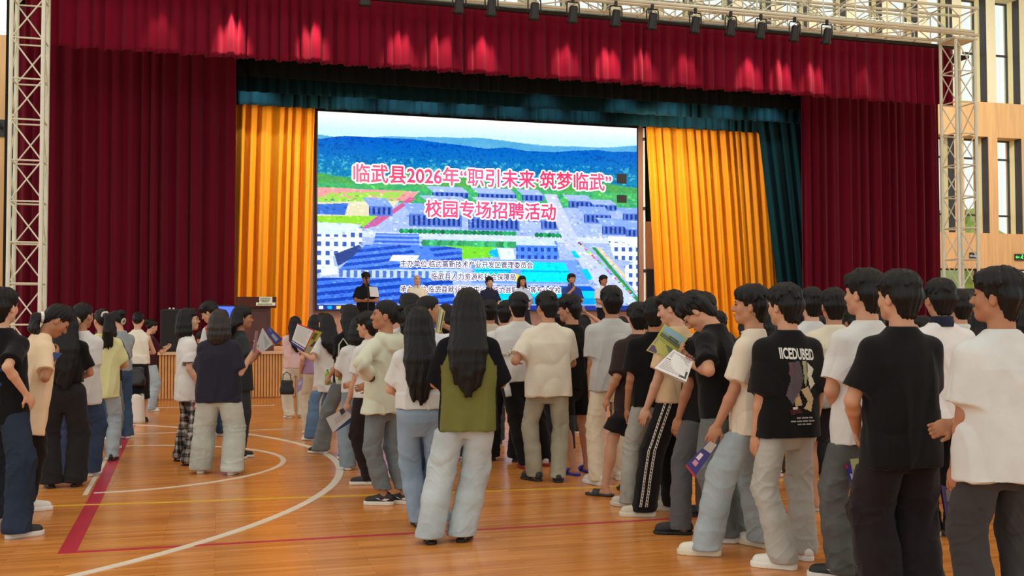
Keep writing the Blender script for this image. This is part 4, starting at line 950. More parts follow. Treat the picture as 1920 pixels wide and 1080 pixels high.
    if cf is not None:
        cols = np.array([lin(c) for c in cf(ql)], np.float32)
        m_ = mat('printed_fabric_%d' % seed, (1, 1, 1), .92, bump=.25, bscale=26, var=.05, vscale=9, spec=.15, attr='dye')
    else: m_ = cloth(tcol, 'knit_fabric')
    nm = {'tee': 't_shirt', 'polo': 'polo_shirt', 'long': 'sweater', 'jacket': 'jacket', 'sleeveless': 'blouse', 'shirt': 'shirt'}[tk]
    so = meshobj(nm, V*s, F, m_, root, True)
    if cf is not None:
        ca_ = so.data.color_attributes.new('dye', 'FLOAT_COLOR', 'POINT'); ca_.data.foreach_set('color', np.concatenate([cols, np.ones((len(cols), 1), np.float32)], 1).ravel())
    if tk in ('polo', 'shirt') or to.get('collar'):
        cc = to.get('collar', tcol); rr = nc+.010; cm = MB(); n = 22; Vc = []
        for j, (z, k) in enumerate(((1.395, 1.16), (1.43, 1.10), (1.462, 1.0), (1.466, .93), (1.40, .93))):
            for i in range(n):
                a = -1.35*math.pi/2-.0+(2*math.pi-.35)*i/(n-1); a = math.pi/2+.17+(2*math.pi-.34)*i/(n-1)
                Vc.append(tuple(U((math.cos(a)*rr*k, -.018+math.sin(a)*rr*k*(1.0), z-.022*max(0, math.sin(a))))*s))
        cm.add(Vc, [(j*n+i, j*n+i+1, (j+1)*n+i+1, (j+1)*n+i) for j in range(4) for i in range(n-1)]); o = cm.build('collar', cloth(cc, 'collar_knit'), so, True); setp(o, to.get('clab', 'shirt collar'))
    elif tk == 'tee' and dist < 9.5:
        rr = nc+.002; o = MB().tube([tuple(U((math.cos(a)*rr*1.02, -.014+math.sin(a)*(rr+.006*max(0, math.sin(a))), 1.424-.018*max(0, math.sin(a))))*s) for a in np.linspace(0, 2*math.pi, 29)], .0085*s, 7); o.build('collar', m_ if cf is None else cloth(to.get('rib', tcol), 'collar_knit'), so, True)
    shirt_bvh = BVHTree.FromPolygons([Vector(v) for v in (V*s)], F.tolist()) if to.get('prints') else None
    for pr in to.get('prints', []):      # prints laid on the back of the shirt: (name, V2 in metres from the shirt centre line, F, rgb)
        pn_, V2, F2, rgb_ = pr[:4]; Vp = []
        for (x, z) in V2:
            o_ = U((x/s, -.45, z/s))*s; dr = RU @ np.array([0, 1.0, 0]); hit = shirt_bvh.ray_cast(Vector(o_), Vector(dr))
            Vp.append(tuple(np.array(hit[0])-dr*.0025) if hit[0] is not None else tuple(U((x/s, -.10, z/s))*s))
        meshobj(pn_, np.array(Vp), F2, mat('print_ink', rgb_, .8), so)
    # ---- bottom
    bk, bcol = bot[0], bot[1]; bo = bot[2] if len(bot) > 2 else {}
    le = np.array([hip0+[.24, .2, .12], hip0-[.24, .2, .2]]+knees+ank)
    Pn = Fld(le.min(0)-.17, le.max(0)+.17, hc_)
    wst = 1.0 if bo.get('high') else 0.96
    Pn.stack([(.70, .07, .05, -.004), (.77, .125, .09, -.004), (.82, .150, .114, -.004), (.88, .158*bulk, .122, -.004), (.96, .146*bulk, .108, 0), (1.02, .128*bulk, .096, 0)], lambda X, Y_, Z: (X-hip0[0], Y_-hip0[1], Z), .03, 2.3, hip0-[.2, .18, .22], hip0+[.2, .18, .15])
    fit = {'wide': (.096, .093, .092, .094), 'straight': (.094, .076, .074, .074), 'slim': (.088, .066, .056, .052), 'track': (.10, .094, .094, .092), 'shorts': (.098, .112, .1, .1), 'flare': (.09, .074, .082, .100)}
    if bk == 'skirt':
        zb = bo.get('hem', .45); Pn.stack([(zb, .20, .17, 0), (.7, .185, .15, 0), (.9, .16, .125, 0), (1.0, .135, .10, 0)], lambda X, Y_, Z: (X-hip0[0], Y_-hip0[1], Z), .02, 2.2, np.array([hip0[0]-.23, hip0[1]-.2, zb]), hip0+[.2, .2, .15])
    else:
        r0, r1, r2, r3 = [v*bo.get('fit', 1.0)*bulk**.5 for v in fit[bk]]
        for i in range(2):
            hp = hips[i]+np.array([(-.004 if i == 0 else .004), -.008, -.02])
            if bk == 'shorts':
                kk = hp+(knees[i]-hp)*bo.get('len', .86); dv = (knees[i]-hp)/np.linalg.norm(knees[i]-hp); Pn.cap(hp, kk+dv*.1, r0, r1+.006, .012, clip=(kk, dv))
            else:
                zh = bo.get('hem', .040); q = ank[i]-(knees[i]-ank[i])*.1; mid = (knees[i]+ank[i])/2
                Pn.cap(hp, knees[i], r0, r1, .02); Pn.cap(knees[i], mid, r1, r2, .012, clip=((0, 0, zh), (0, 0, -1))); Pn.cap(mid, q, r2, r3, .02, clip=((0, 0, zh), (0, 0, -1)))
    V, F = Pn.mesh(); N = vnormals(V, F)
    kz = (knees[0][2]+knees[1][2])/2; zz = V[:, 2]
    bend = np.exp(-((zz-kz)/.12)**2)+1.1*np.clip((.30-zz)/.25, 0, 1)+.25
    fold = ridge(np.sin(zz*34+3*np.sin(V[:, 0]*16+seed)+2.5*np.sin(V[:, 1]*17+seed*2))*.8)*.0030+rnd_wave(V*[1, 1, 1.2], 17, seed+9, 1.8)*.0048+ridge(rnd_wave(V*[1, 1, 1.3], 13, seed+17, 2.2))*.006-ridge(rnd_wave(V*[1, 1, .9], 10, seed+33, 2.0))*.007
    vert = rnd_wave(V*[1, 1, .18], 34, seed+21, 1.0)*.003
    keep = np.clip((zz-.03)/.05, .2, 1)
    V = V+N*((fold*bend*bo.get('wr', 1.0)+vert)*keep)[:, None]
    tuck = np.clip((zz-bo.get('tz', hem-.005))/.03, 0, 1)*(1-np.clip((zz-.98)/.04, 0, 1)); V[:, 0] = hip0[0]+(V[:, 0]-hip0[0])*(1-.13*tuck); V[:, 1] = hip0[1]+(V[:, 1]-hip0[1])*(1-.24*tuck)
    lgn = {'skirt': 'skirt', 'shorts': 'shorts'}.get(bk, 'trousers')
    if bo.get('cf'):
        cols = np.array([lin(c) for c in bo['cf'](V)], np.float32); m_ = mat('patterned_fabric_%d' % seed, (1, 1, 1), .92, bump=.2, bscale=26, spec=.15, attr='dye')
        po = meshobj('trousers', V*s, F, m_, root, True); ca_ = po.data.color_attributes.new('dye', 'FLOAT_COLOR', 'POINT'); ca_.data.foreach_set('color', np.concatenate([cols, np.ones((len(cols), 1), np.float32)], 1).ravel())
    else: po = meshobj(lgn, V*s, F, denim(bcol) if bo.get('denim') else cloth(bcol, 'trouser_fabric'), root, True)
    if bo.get('stripe') is not None:       # a double printed tape down the outer seam of one leg
        i = bo['stripe']; bv = BVHTree.FromPolygons([Vector(v) for v in (V*s)], F.tolist()); sg = -1 if i == 0 else 1
        path = [hips[i]+(knees[i]-hips[i])*t for t in np.linspace(0, 1, 9)]+[knees[i]+(ank[i]-knees[i])*t for t in np.linspace(.1, 1.0, 9)]
        for nm_, offs, wdt, cc in (('side_stripe', -.030, .018, (226, 216, 196)), ('side_stripe', .012, .018, (226, 216, 196))):
            Vs = []; lf = []
            for j, p in enumerate(path):
                for e in (0, 1):
                    q = p+np.array([0, offs+e*wdt-.02, 0]); o_ = Vector((q+np.array([sg*.35, -.08, 0]))*s); hit = bv.ray_cast(o_, Vector((-sg, .22, 0)).normalized())
                    Vs.append(tuple(np.array(hit[0])+np.array([sg*.003, -.001, 0])) if hit[0] is not None else tuple((q+np.array([sg*.09, 0, 0]))*s))
            meshobj(nm_, np.array(Vs), [(2*j, 2*j+1, 2*j+3, 2*j+2) for j in range(len(path)-1)], mat('cream_tape', cc, .8), po)
            dt = MB()
            for j in range(len(path)-1):
                for t in (.25, .75):
                    a, b_ = np.array(Vs[2*j])*(1-t)+np.array(Vs[2*j+2])*t, np.array(Vs[2*j+1])*(1-t)+np.array(Vs[2*j+3])*t; c = (a+b_)/2; u_ = (b_-a)*.22; w_ = np.array([0, 0, .009])
                    k_ = np.array([sg*.003, -.002, 0]); dt.quad(c-u_-w_+k_, c+u_-w_+k_, c+u_+w_+k_, c-u_+w_+k_)
            setp(dt.build('stripe_mark', M_black, po), kind='stuff')
    # ---- shoes
    skd, sc, ssc = shoe[0], shoe[1], shoe[2]
    for i in range(2):
        a0 = ank[i]*[1, 1, 0]; td = toe[i]; ls = 1.0 if not f_ else .92; R2 = np.stack([np.array([td[1], -td[0], 0]), td, [0, 0, 1]], 1)
        P2 = lambda x, y, z: R2 @ np.array([x*ls, y*ls, z])+a0
        hS = max(h*.85, .005)
        def sole_fn(zt, grow=0.0):
            pa, pb = P2(0, -.045, 0), P2(0, .145, 0); ba = (pb-pa)[:2]; L2 = ba @ ba
            def fn(X, Y_, Z):
                t = np.clip(((X-pa[0])*ba[0]+(Y_-pa[1])*ba[1])/L2, 0, 1); r = np.interp(t, [0, .45, .75, 1], [.036, .036, .047, .042])*ls+grow
                d2 = np.sqrt((X-pa[0]-t*ba[0])**2+(Y_-pa[1]-t*ba[1])**2)-r
                return np.maximum(d2+0*Z, np.abs(Z-zt/2)-zt/2).astype(np.float32)
            return fn, np.minimum(pa, pb)-.06, np.maximum(pa, pb)+np.array([.06, .06, zt])
        E = Fld(np.minimum(P2(0, -.05, 0), P2(0, .15, 0))-[.1, .1, .012], np.maximum(P2(0, -.05, .14), P2(0, .15, .14))+[.1, .1, .01], hS)
        sh_z = .034 if skd == 'sneaker' else .022
        fn, l_, h_ = sole_fn(sh_z, .006)
        if skd == 'slipper':
            E.op(fn, l_, h_, .003); V, F = E.mesh(); o = meshobj('sandal', V*s, F, mat('sandal_rubber', sc, .6), root, True)
            st2 = MB(); pts = []
            for a in np.linspace(-.15, math.pi+.15, 12): pts.append((math.cos(a)*.052, math.sin(a)*.042+.012))
            Vs = [tuple(P2(x, yy, z)*s) for yy in (.045, .105) for x, z in pts]+[tuple(P2(x*1.1, yy, z*1.1)*s) for yy in (.045, .105) for x, z in pts]
            n = 12; Fq = [(j, j+1, n+j+1, n+j) for j in range(n-1)]+[(2*n+j, 3*n+j, 3*n+j+1, 2*n+j+1) for j in range(n-1)]+[(j, 2*n+j, 2*n+j+1, j+1) for j in range(n-1)]+[(n+j, n+j+1, 3*n+j+1, 3*n+j) for j in range(n-1)]
            st2.add(Vs, Fq).build('strap', mat('sandal_rubber', ssc, .6), o)
        else:
            cl = ((0, 0, .006), (0, 0, -1))
            E.cap(P2(0, -.05, .052), P2(0, .02, .060), .040*ls, .040*ls, .02, clip=cl); E.cap(P2(0, .02, .058), P2(0, .135, .036), .040*ls, .036*ls, .02, clip=cl); E.cap(P2(.012*(1 if i == 0 else -1), .09, .035), P2(0, .145, .034), .036*ls, .035*ls, .02, clip=cl); E.cap(P2(0, -.030, .065), P2(0, -.02, .085), .034*ls, .033*ls, .02)
            V, F = E.mesh(); o = meshobj('shoe', V*s, F, mat('shoe_upper', sc, .6, bump=.1, bscale=80), root, True)
            E2 = Fld(E.lo, E.lo+E.h*(E.n-1), hS); E2.op(fn, l_, h_, .003); V, F = E2.mesh(); meshobj('sole', V*s, F, mat('shoe_sole', ssc, .6), o, True)
            if skd == 'sneaker' and dist < 9 and len(shoe) > 3:
                b_ = MB()
                for q in (-1, 1):
                    pts2 = [(-.06, .055), (-.02, .04), (.03, .045), (.075, .062), (.03, .058), (-.015, .058)]
                    b_.add([tuple(P2(q*(.043-.02*max(0, y-.04)), y, z)*s) for y, z in pts2], [tuple(range(6))])
                b_.build('shoe_overlay', mat('shoe_overlay', shoe[3], .5), o)
    if watch is not None:
        (sh, el, wr, fd, pn, sd, cu) = arms[watch]; c = wr-fd*.02; MB().tube([tuple((c+(sd*math.cos(a)+pn*math.sin(a))*.031*am)*s) for a in np.linspace(0, 2*math.pi, 19)], .006*s, 6).tube([tuple((c-pn*.030*am-fd*.016)*s), tuple((c-pn*.030*am+fd*.016)*s)], .016*s, 8).build('wristwatch', M_black, root, True)
    return root

# ------------------------------------------------------------------ prints and patterns
def grid_print(pts, res=.006, ang=0.0):           # a filled outline cut into small squares so that it can follow the cloth
    P_ = np.array(pts, float); x0, z0 = P_.min(0); x1, z1 = P_.max(0)
    nx, nz = max(1, int((x1-x0)/res)), max(1, int((z1-z0)/res)); V, F, ids = [], [], {}
    def vid(i, j):
        if (i, j) not in ids: ids[(i, j)] = len(V); V.append((x0+(x1-x0)*i/nx, z0+(z1-z0)*j/nz))
        return ids[(i, j)]
    for i in range(nx):
        for j in range(nz):
            x, z = x0+(x1-x0)*(i+.5)/nx, z0+(z1-z0)*(j+.5)/nz; c = False
            for k in range(len(P_)):
                ax, az = P_[k]; bx, bz = P_[(k+1) % len(P_)]
                if (az > z) != (bz > z) and x < (bx-ax)*(z-az)/(bz-az)+ax: c = not c
            if c: F.append((vid(i, j), vid(i+1, j), vid(i+1, j+1), vid(i, j+1)))
    return np.array(V), F
def rect(x0, z0, x1, z1): return [(x0, z0), (x1, z0), (x1, z1), (x0, z1)]
def disc(cx, cz, r, n=16): return [(cx+r*math.cos(2*math.pi*i/n), cz+r*math.sin(2*math.pi*i/n)) for i in range(n)]
def gp(name, pts, rgb, res=.006): V, F = grid_print(pts, res); return (name, V, F, rgb)
def txt(name, body, cx, cz, w, h, rgb, bold=0.02, sl=0.0):
    V, F = text_mesh(body, bold); lo, hi = V.min(0), V.max(0); Q = (V-lo)/(hi-lo)
    return (name, np.stack([cx+(Q[:, 0]-.5)*w, cz+(Q[:, 1]-.5)*h+sl*(Q[:, 0]-.5)], 1), F, rgb)
graphic = [txt('print_lettering', 'IICEDUBEID', .0, 1.262, .235, .068, (232, 230, 222), .03, -.012),
    gp('print_artwork', [(-.07, 1.21), (.0, 1.22), (.03, 1.12), (.0, 1.02), (-.05, .96), (-.09, 1.02), (-.06, 1.1)], (92, 82, 88)), gp('print_artwork', [(-.06, 1.20), (-.01, 1.21), (-.03, 1.15), (-.07, 1.14)], (110, 52, 56)),
    gp('print_artwork', [(.02, 1.22), (.05, 1.22), (.06, 1.12), (.04, 1.06), (.03, 1.14)], (166, 168, 126)), gp('print_artwork', [(.06, 1.21), (.11, 1.17), (.09, 1.13), (.12, 1.08), (.08, 1.05), (.06, 1.14)], (226, 222, 206)),
    gp('print_artwork', [(.01, 1.05), (.06, 1.07), (.10, 1.0), (.08, .92), (.03, .94), (.06, .98)], (206, 182, 140)), gp('print_artwork', [(-.04, .99), (.0, 1.03), (.02, .96), (-.03, .95)], (198, 170, 120)), gp('print_artwork', [(-.07, .93), (.0, .94), (.02, .915), (-.06, .905)], (76, 30, 32)), gp('print_artwork', rect(-.05, .935, -.015, .95), (226, 222, 206)),
    *[gp('print_small_line', rect(x0, z0, x1, z0+.008), (176, 174, 168), .004) for z0, ws in ((.881, ((-.025, .005), (.012, .058), (.064, .088))), (.862, ((-.062, -.03), (-.024, .012), (.018, .055), (.061, .10))), (.843, ((-.018, .01), (.016, .036), (.042, .076)))) for x0, x1 in ws]]
graphic = [(n, np.array(V)*[1, 1], F, c) for n, V, F, c in graphic]
def sl_z(z): return z
def cf_raglan(q):
    x, z = np.abs(q[:, 0]), q[:, 2]; line = np.where(z > 1.19, .062+(1.43-z)*.47, .186); s = x > line
    return [((18, 20, 24) if v else (112, 112, 58)) for v in s]
def cf_cuff(q):
    r = []
    for x, y, z in q: r.append((40, 44, 70) if abs(x) > .165 and (1.085 < z < 1.10 or 1.112 < z < 1.122) else (228, 226, 222))
    return r
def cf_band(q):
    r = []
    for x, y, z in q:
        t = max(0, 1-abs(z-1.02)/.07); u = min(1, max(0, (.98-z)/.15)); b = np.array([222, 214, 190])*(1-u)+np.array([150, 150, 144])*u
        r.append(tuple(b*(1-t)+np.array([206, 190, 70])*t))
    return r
def cf_navysleeve(q): return [((34, 36, 60) if abs(x) > .175 else (228, 226, 222)) for x, y, z in q]
def cf_plaid(V):
    r = []
    for x, y, z in V:
        a = (x*9+y*5) % 1 < .5; b = (z*11) % 1 < .5; l = (x*9+y*5+.25) % .5 < .06 or (z*11+.25) % .5 < .06
        v = 26 if a and b else (74 if a or b else 150); v = v+70 if l else v
        r.append((v, v*.97, v*.94))
    return r
def cf_pattern(q): return [((120, 140, 110) if math.sin(x*90)*math.sin(z*70+y*60) > 0 else (196, 190, 160)) for x, y, z in q]
W1, W2, CR, BK = (214, 214, 210), (210, 211, 211), (218, 207, 186), (20, 20, 21)
JL, JB, JG, JD = (166, 182, 190), (112, 132, 150), (112, 120, 124), (54, 68, 92)
SNW = ('sneaker', (232, 230, 222), (238, 236, 230)); SNB = ('sneaker', (34, 32, 32), (226, 222, 210), (220, 218, 210)); SBK = ('shoe', (24, 24, 25), (22, 22, 22)); CLOG = ('shoe', (46, 50, 52), (40, 43, 45))
dn = lambda c, k='wide', **kw: (k, c, dict(denim=1, **kw))
GL, GC, GB, GF, GS, GM = 'students in the queue by the red line', 'girls queueing in the middle', 'boys queueing on the right', 'students far ahead in the queues', 'people lined up on the stage', 'three girls talking in the middle of the floor'

# ---- queue by the red line, nearest first
blue_bars = [gp('print_mark', rect(x0, z0, x1, z0+.022), (32, 44, 110), .008) for x0, x1, z0 in ((-.12, .02, 1.17), (-.05, .1, 1.12), (-.12, .0, 1.06), (-.02, .09, 1.02))]
person('person in black t-shirt with faint blue print, cut off by the left picture edge', 6, None, 538, -28, 'f', 'short', ('tee', BK, {'prints': blue_bars, 'w': 1.05, 'hem': .76}), dn((40, 50, 66), 'wide', wr=1.3, tz=.84), ('sneaker', (36, 36, 40), (220, 214, 204)), 'hang', ('p', 48, 738, -.14, 'hang'), feet=[(-8, 980), (38, 1006)], toes=(-10, -35), group=GL, fringe=.4)
person('girl in loose beige t-shirt bending over the phone in her hands', 62, None, None, -66, 'f', 'lowpony', ('tee', (234, 208, 172), {'hem': .64, 'w': 1.1}), ('slim', (30, 29, 29)), SNW, ('p', 94, 674, .08, 'hold'), ('p', 103, 668, -.04, 'hold'), hd=(-4, 34, 0), lean=10, feet=[(22, 965), (62, 958)], H=1.66, group=GL, hairlen=1.38, face=True, scrunchie=(236, 232, 226))
person('girl in black top with white neckline and long loose hair, queue at left', 118, 912, 571, 6, 'f', 'long', ('tee', BK, {'hem': .98, 'scoop': 1, 'w': .92, 'rib': (232, 230, 224)}), ('wide', (38, 36, 37), {'high': 1, 'fit': 1.1}), SBK, 'front', 'front', hd=(12, 0, 0), group=GL, hairlen=.93)
person('girl in white t-shirt and dark blue jeans, hand with bracelet hanging down, queue at left', 150, 892, 565, -12, 'f', 'lowpony', ('tee', W1, {'hem': .71}), dn(JD), SNW, 'hang', ('p', 178, 742, .02, 'hang'), hd=(-20, 5, 0), group=GL, hairlen=1.25, scrunchie=(226, 206, 160), watch=1)
person('girl in pale yellow-green t-shirt with flowery hair tie, queue at left', 190, 864, 577, 2, 'f', 'pony', ('tee', (222, 220, 164), {'hem': .71}), dn(JL, 'straight'), ('shoe', (44, 40, 40), (30, 30, 30)), 'front', 'front', hd=(24, 8, 0), group=GL, hairlen=1.28, scrunchie=(236, 214, 206))
person('student in white shirt with navy sleeves, mostly hidden behind the pale green t-shirt', 200, None, None, -5, 'f', 'bob', ('tee', W2, {'cf': cf_navysleeve}), dn(JG, 'straight'), SNW, 'front', 'front', d=11.9, H=1.58, group=GL)
person('girl in grey long-sleeved top and wide dark blue jeans, looking down', 222, 823, 579, 38, 'f', 'bun', ('long', (150, 158, 162), {'hem': .90, 'w': .92, 'wr': 1.2}), dn((62, 84, 110), high=1), SNW, 'hold', 'hold', hd=(25, 24, 0), group=GL, face=True, scrunchie=(200, 190, 170))
person('woman in sleeveless white blouse and long black skirt, queue at left', 256, 791, 583, -4, 'f', 'bun', ('sleeveless', (234, 230, 214), {'hem': .90, 'w': .98}), ('skirt', (26, 24, 25), {'hem': .36}), SBK, 'low', 'low', hd=(-6, 14, 0), group=GL, hairlen=.9)
person('person in dark top and light jeans with white shoes, beside the stage front at left', 279, 771, 597, -60, 'f', 'bun', ('tee', (64, 28, 36)), dn(JL), SNW, 'hold', 'hold', hd=(0, 20, 0), group=GL)
# ---- three girls talking
person('girl with black bob and glasses in white polo with navy collar and plaid trousers', 354, None, 576, -78, 'f', 'bob', ('polo', W2, {'collar': (34, 36, 56), 'hem': .70, 'w': 1.06, 'cf': cf_cuff}), ('wide', (80, 78, 76), {'cf': cf_plaid, 'fit': .85}), ('shoe', (40, 38, 40), (30, 30, 30)), 'low', 'hang2', hd=(-8, -3, 0), feet=[(344, 864), (360, 872)], toes=(5, -5), group=GM, face=True, glasses=True)
person('girl with brown shoulder-length hair in navy t-shirt and pale jeans, back turned', 412, None, 578, -12, 'f', 'bob', ('tee', (44, 43, 56), {'hem': .745, 'w': 1.18, 'sl': .85}), dn((188, 194, 184), 'wide', fit=1.22), SNW, 'front', ('p', 474, 660, .02, 'up'), hd=(-12, 0, 0), feet=[(378, 886), (437, 889)], group=GM, hairlen=1.36, haircol=HAIRB, bulk=1.06)
person('girl in charcoal t-shirt and dark grey jeans, in profile reading a magazine', 452, None, 571, -80, 'f', 'half', ('tee', (50, 52, 54), {'hem': .77}), dn((66, 72, 78), 'straight'), SNB, ('p', 495, 652, .1, 'hold'), ('p', 488, 648, -.1, 'hold'), hd=(-6, 6, 0), feet=[(440, 862), (452, 858)], group=GM, hairlen=1.32, face=True)
person('person in white shirt near the lectern, bending over a red and blue leaflet', 402, None, None, 60, 'm', 'short', ('tee', W2), dn(JD, 'straight'), SNW, ('p', 390, 628, -.05, 'read'), ('p', 394, 624, -.2, 'read'), hd=(10, 30, 0), d=13.2, H=1.76, group=GM, face=True)
person('short person in patterned top, half hidden by the girl with glasses', 382, None, None, 150, 'f', 'half', ('tee', (160, 160, 130), {'cf': cf_pattern}), dn(JD, 'straight'), SNW, 'hold', 'hold', hd=(0, 25, 0), d=14.2, H=1.36, group=GM, hairlen=1.3)
# ---- girls in the middle
person('girl in pink shirt with long hair and a black bag, last in the girls queue', 552, 783, 592, 12, 'f', 'long', ('shirt', (222, 190, 186), {'hem': .84, 'lw': .01}), ('wide', (216, 206, 186)), SNW, ('p', 541, 700, -.1, 'hang'), 'front', group=GC, hairlen=1.12)
person('girl in white t-shirt and cream trousers behind the open magazine', 588, 773, 594, -4, 'f', 'bob', ('tee', W1, {'hem': .86}), ('wide', (206, 194, 166)), ('sneaker', (210, 200, 180), (150, 140, 120)), 'front', 'front', group=GC)
person('girl in lilac t-shirt and beige trousers with a lilac folder', 590, 812, 589, 4, 'f', 'long', ('tee', (176, 148, 186), {'hem': .86}), ('straight', (214, 200, 172)), SNW, ('p', 563, 700, -.1, 'hang'), 'front', group=GC, hairlen=1.15)
person('girl with dark hair behind the girl reading the open magazine', 604, None, None, 0, 'f', 'half', ('tee', (200, 196, 190)), dn(JB), SNW, 'front', ('p', 612, 657, -.35, 'hold'), d=14.4, H=1.60, group=GC, hairlen=1.3)
person('girl in long white t-shirt reading a large open magazine', 614, None, 586, 24, 'f', 'long', ('tee', W1, {'hem': .64, 'w': 1.02}), dn((92, 116, 146), 'flare'), SNW, ('p', 566, 660, -.12, 'read'), ('p', 580, 655, .1, 'read'), hd=(18, 12, 0), feet=[(582, 826), (606, 818)], toes=(15, 0), group=GC, hairlen=1.14)
orange = [gp('print_emblem', disc(-.03, 1.19, .042), (196, 84, 30)), gp('print_emblem', disc(-.03, 1.19, .02), (246, 214, 120))]
person('tall girl in black t-shirt with orange emblem and grey flared jeans, striding', 655, None, 569, 26, 'f', 'long', ('tee', BK, {'hem': .84, 'prints': orange}), dn((124, 136, 140), 'flare', fit=1.08), SNB, ('p', 618, 705, -.1, 'hang'), 'front', hd=(10, 2, 0), feet=[(600, 850), (652, 862)], toes=(30, 10), group=GC, hairlen=1.12, face=True, spread=.12)
person('girl in white top and light jeans half hidden behind the black trousers', 672, 880, 592, 0, 'f', 'bob', ('tee', W1), dn((140, 158, 168)), SNW, 'front', 'front', group=GC)
person('girl in white t-shirt and black trousers holding phone and blue folder low', 692, None, 583, 42, 'f', 'short', ('tee', W1, {'hem': .86}), ('slim', (40, 32, 32), {'fit': 1.1}), SNB, ('p', 649, 768, -.1, 'hang'), 'front', hd=(10, 8, 0), feet=[(684, 908), (706, 900)], toes=(35, 20), group=GC)
person('girl in pale green hooded jacket, hand on her back, black and white sneakers', 722, None, 560, 38, 'f', 'bun', ('jacket', (206, 208, 186), {'hem': .77, 'w': 1.12, 'lw': .012, 'cuff': .10, 'rolled': 1, 'flare': 1.2, 'wr': 1.3}), dn((116, 124, 126), 'straight', hem=.13), ('sneaker', (36, 34, 34), (228, 224, 210), (222, 220, 212)), ('p', 698, 712, -.18, 'hip'), 'front', hd=(44, -3, 0), feet=[(716, 946), (754, 944)], toes=(30, 15), group=GC, hairlen=.9, face=True, watch=0)
person('girl with black hair tied low, standing in front of the pale green jacket', 768, None, 548, 14, 'f', 'long', ('tee', W2), dn(JB), SNW, 'front', 'front', hd=(16, 0, 0), d=9.7, group=GC, hairlen=1.2)
person('girl in profile with a yellow magazine before her mouth', 806, None, 552, -70, 'f', 'pony', ('polo', (226, 228, 234), {'collar': (70, 90, 170)}), dn(JD), SNW, ('p', 826, 625, .05, 'up'), ('p', 836, 612, -.05, 'up'), hd=(-28, -4, 0), d=8.9, group=GC, hairlen=1.3, face=True)
person('student with black hair just ahead of the olive shirt, only head showing', 836, None, None, -10, 'f', 'bob', ('tee', (60, 60, 66)), dn(JD), SNW, 'front', 'front', d=11.0, H=1.66, group=GC)
person('girl with very long hair in white t-shirt and light blue jeans', 786, None, 573, -8, 'f', 'long', ('tee', W1, {'hem': .92}), dn((142, 164, 182), 'wide', fit=.92, high=1), SBK, 'front', 'front', feet=[(785, 985), (820, 985)], group=GC, hairlen=.97, spread=.08)
person('girl with waist-long hair in olive shirt with black sleeves and pale jeans', 878, None, 538, -14, 'f', 'long', ('tee', (112, 112, 58), {'hem': .755, 'w': 1.08, 'cf': cf_raglan, 'sl': .95, 'rib': BK}), dn((182, 194, 196), 'wide', fit=1.06), SBK, 'front', 'front', feet=[(808, 1016), (868, 1012)], toes=(6, -12), group=GC, hairlen=1.0)
# ---- boys on the right
person('boy with cropped hair in beige-grey t-shirt, far ahead beside the olive shirt', 918, None, 561, -6, 'm', 'short', ('tee', (196, 184, 164)), ('straight', (60, 60, 64)), SBK, 'front', 'front', d=12.4, group=GB, fringe=.3)
person('boy in white t-shirt and black trousers, face turned right', 950, None, 562, -16, 'm', 'short', ('tee', W1), ('wide', (26, 25, 26)), CLOG, 'front', 'front', hd=(-38, 6, 0), feet=[(922, 862), (968, 864)], group=GB)
dots = [gp('print_mark', disc(.02, 1.27, .006), (40, 40, 44), .004), gp('print_mark', disc(.045, 1.27, .006), (40, 40, 44), .004), gp('print_mark', [(.075, 1.30), (.075, 1.24), (.058, 1.25), (.052, 1.27), (.058, 1.29)], (26, 26, 28), .004)]
person('boy in white t-shirt with small dark back print, holding a water bottle', 972, None, 547, -8, 'm', 'short', ('tee', W1, {'prints': dots, 'hem': .84}), ('straight', (26, 26, 28), {'fit': 1.12}), ('sneaker', (222, 214, 208), (150, 50, 46)), ('p', 952, 728, -.05, 'hang'), 'front', feet=[(985, 878), (1022, 872)], group=GB)
person('boy in cream t-shirt and khaki jeans holding a tissue', 1028, None, 545, -10, 'm', 'floppy', ('tee', (224, 216, 196), {'hem': .765, 'w': 1.06}), dn((168, 166, 146), 'straight'), CLOG, ('p', 970, 672, .12, 'hang'), 'front', hd=(22, 10, 0), feet=[(1002, 900), (1046, 902)], toes=(30, -8), group=GB)
person('student in white shirt hidden between the cream and the black t-shirt', 1048, None, None, 0, 'm', 'short', ('polo', W1, {'collar': W1}), ('straight', (40, 40, 46)), SBK, 'front', 'front', d=11.6, H=1.64, group=GB)
person('boy in black t-shirt and black shorts with blue flip-flops', 1072, None, 551, 8, 'm', 'floppy', ('tee', (24, 23, 23), {'hem': .82}), ('shorts', (26, 25, 26), {'len': .78}), ('slipper', (40, 54, 176), (40, 54, 176)), 'front', 'front', hd=(46, 8, 0), feet=[(1073, 890), (1098, 884)], group=GB, face=True)
person('boy in light grey t-shirt and cream trousers, standing in front of the screen edge', 1146, None, 535, -6, 'm', 'floppy', ('tee', (188, 188, 184), {'hem': .80}), ('straight', (226, 214, 188)), ('sneaker', (230, 228, 224), (236, 234, 230), (40, 40, 42)), ('p', 1107, 742, .0, 'hang'), 'front', feet=[(1118, 908), (1160, 898)], toes=(20, -10), group=GB)
person('boy in dark brown t-shirt, black shorts with white hem and black slides', 1196, None, 566, 2, 'm', 'short', ('tee', (54, 40, 38), {'hem': .69, 'w': 1.1, 'sl': .95}), ('shorts', (28, 27, 28)), ('slipper', (50, 50, 50), (46, 46, 46)), ('p', 1140, 745, -.05, 'hang'), 'front', hd=(-15, 2, 0), feet=[(1132, 929), (1175, 920)], toes=(40, 0), group=GB)
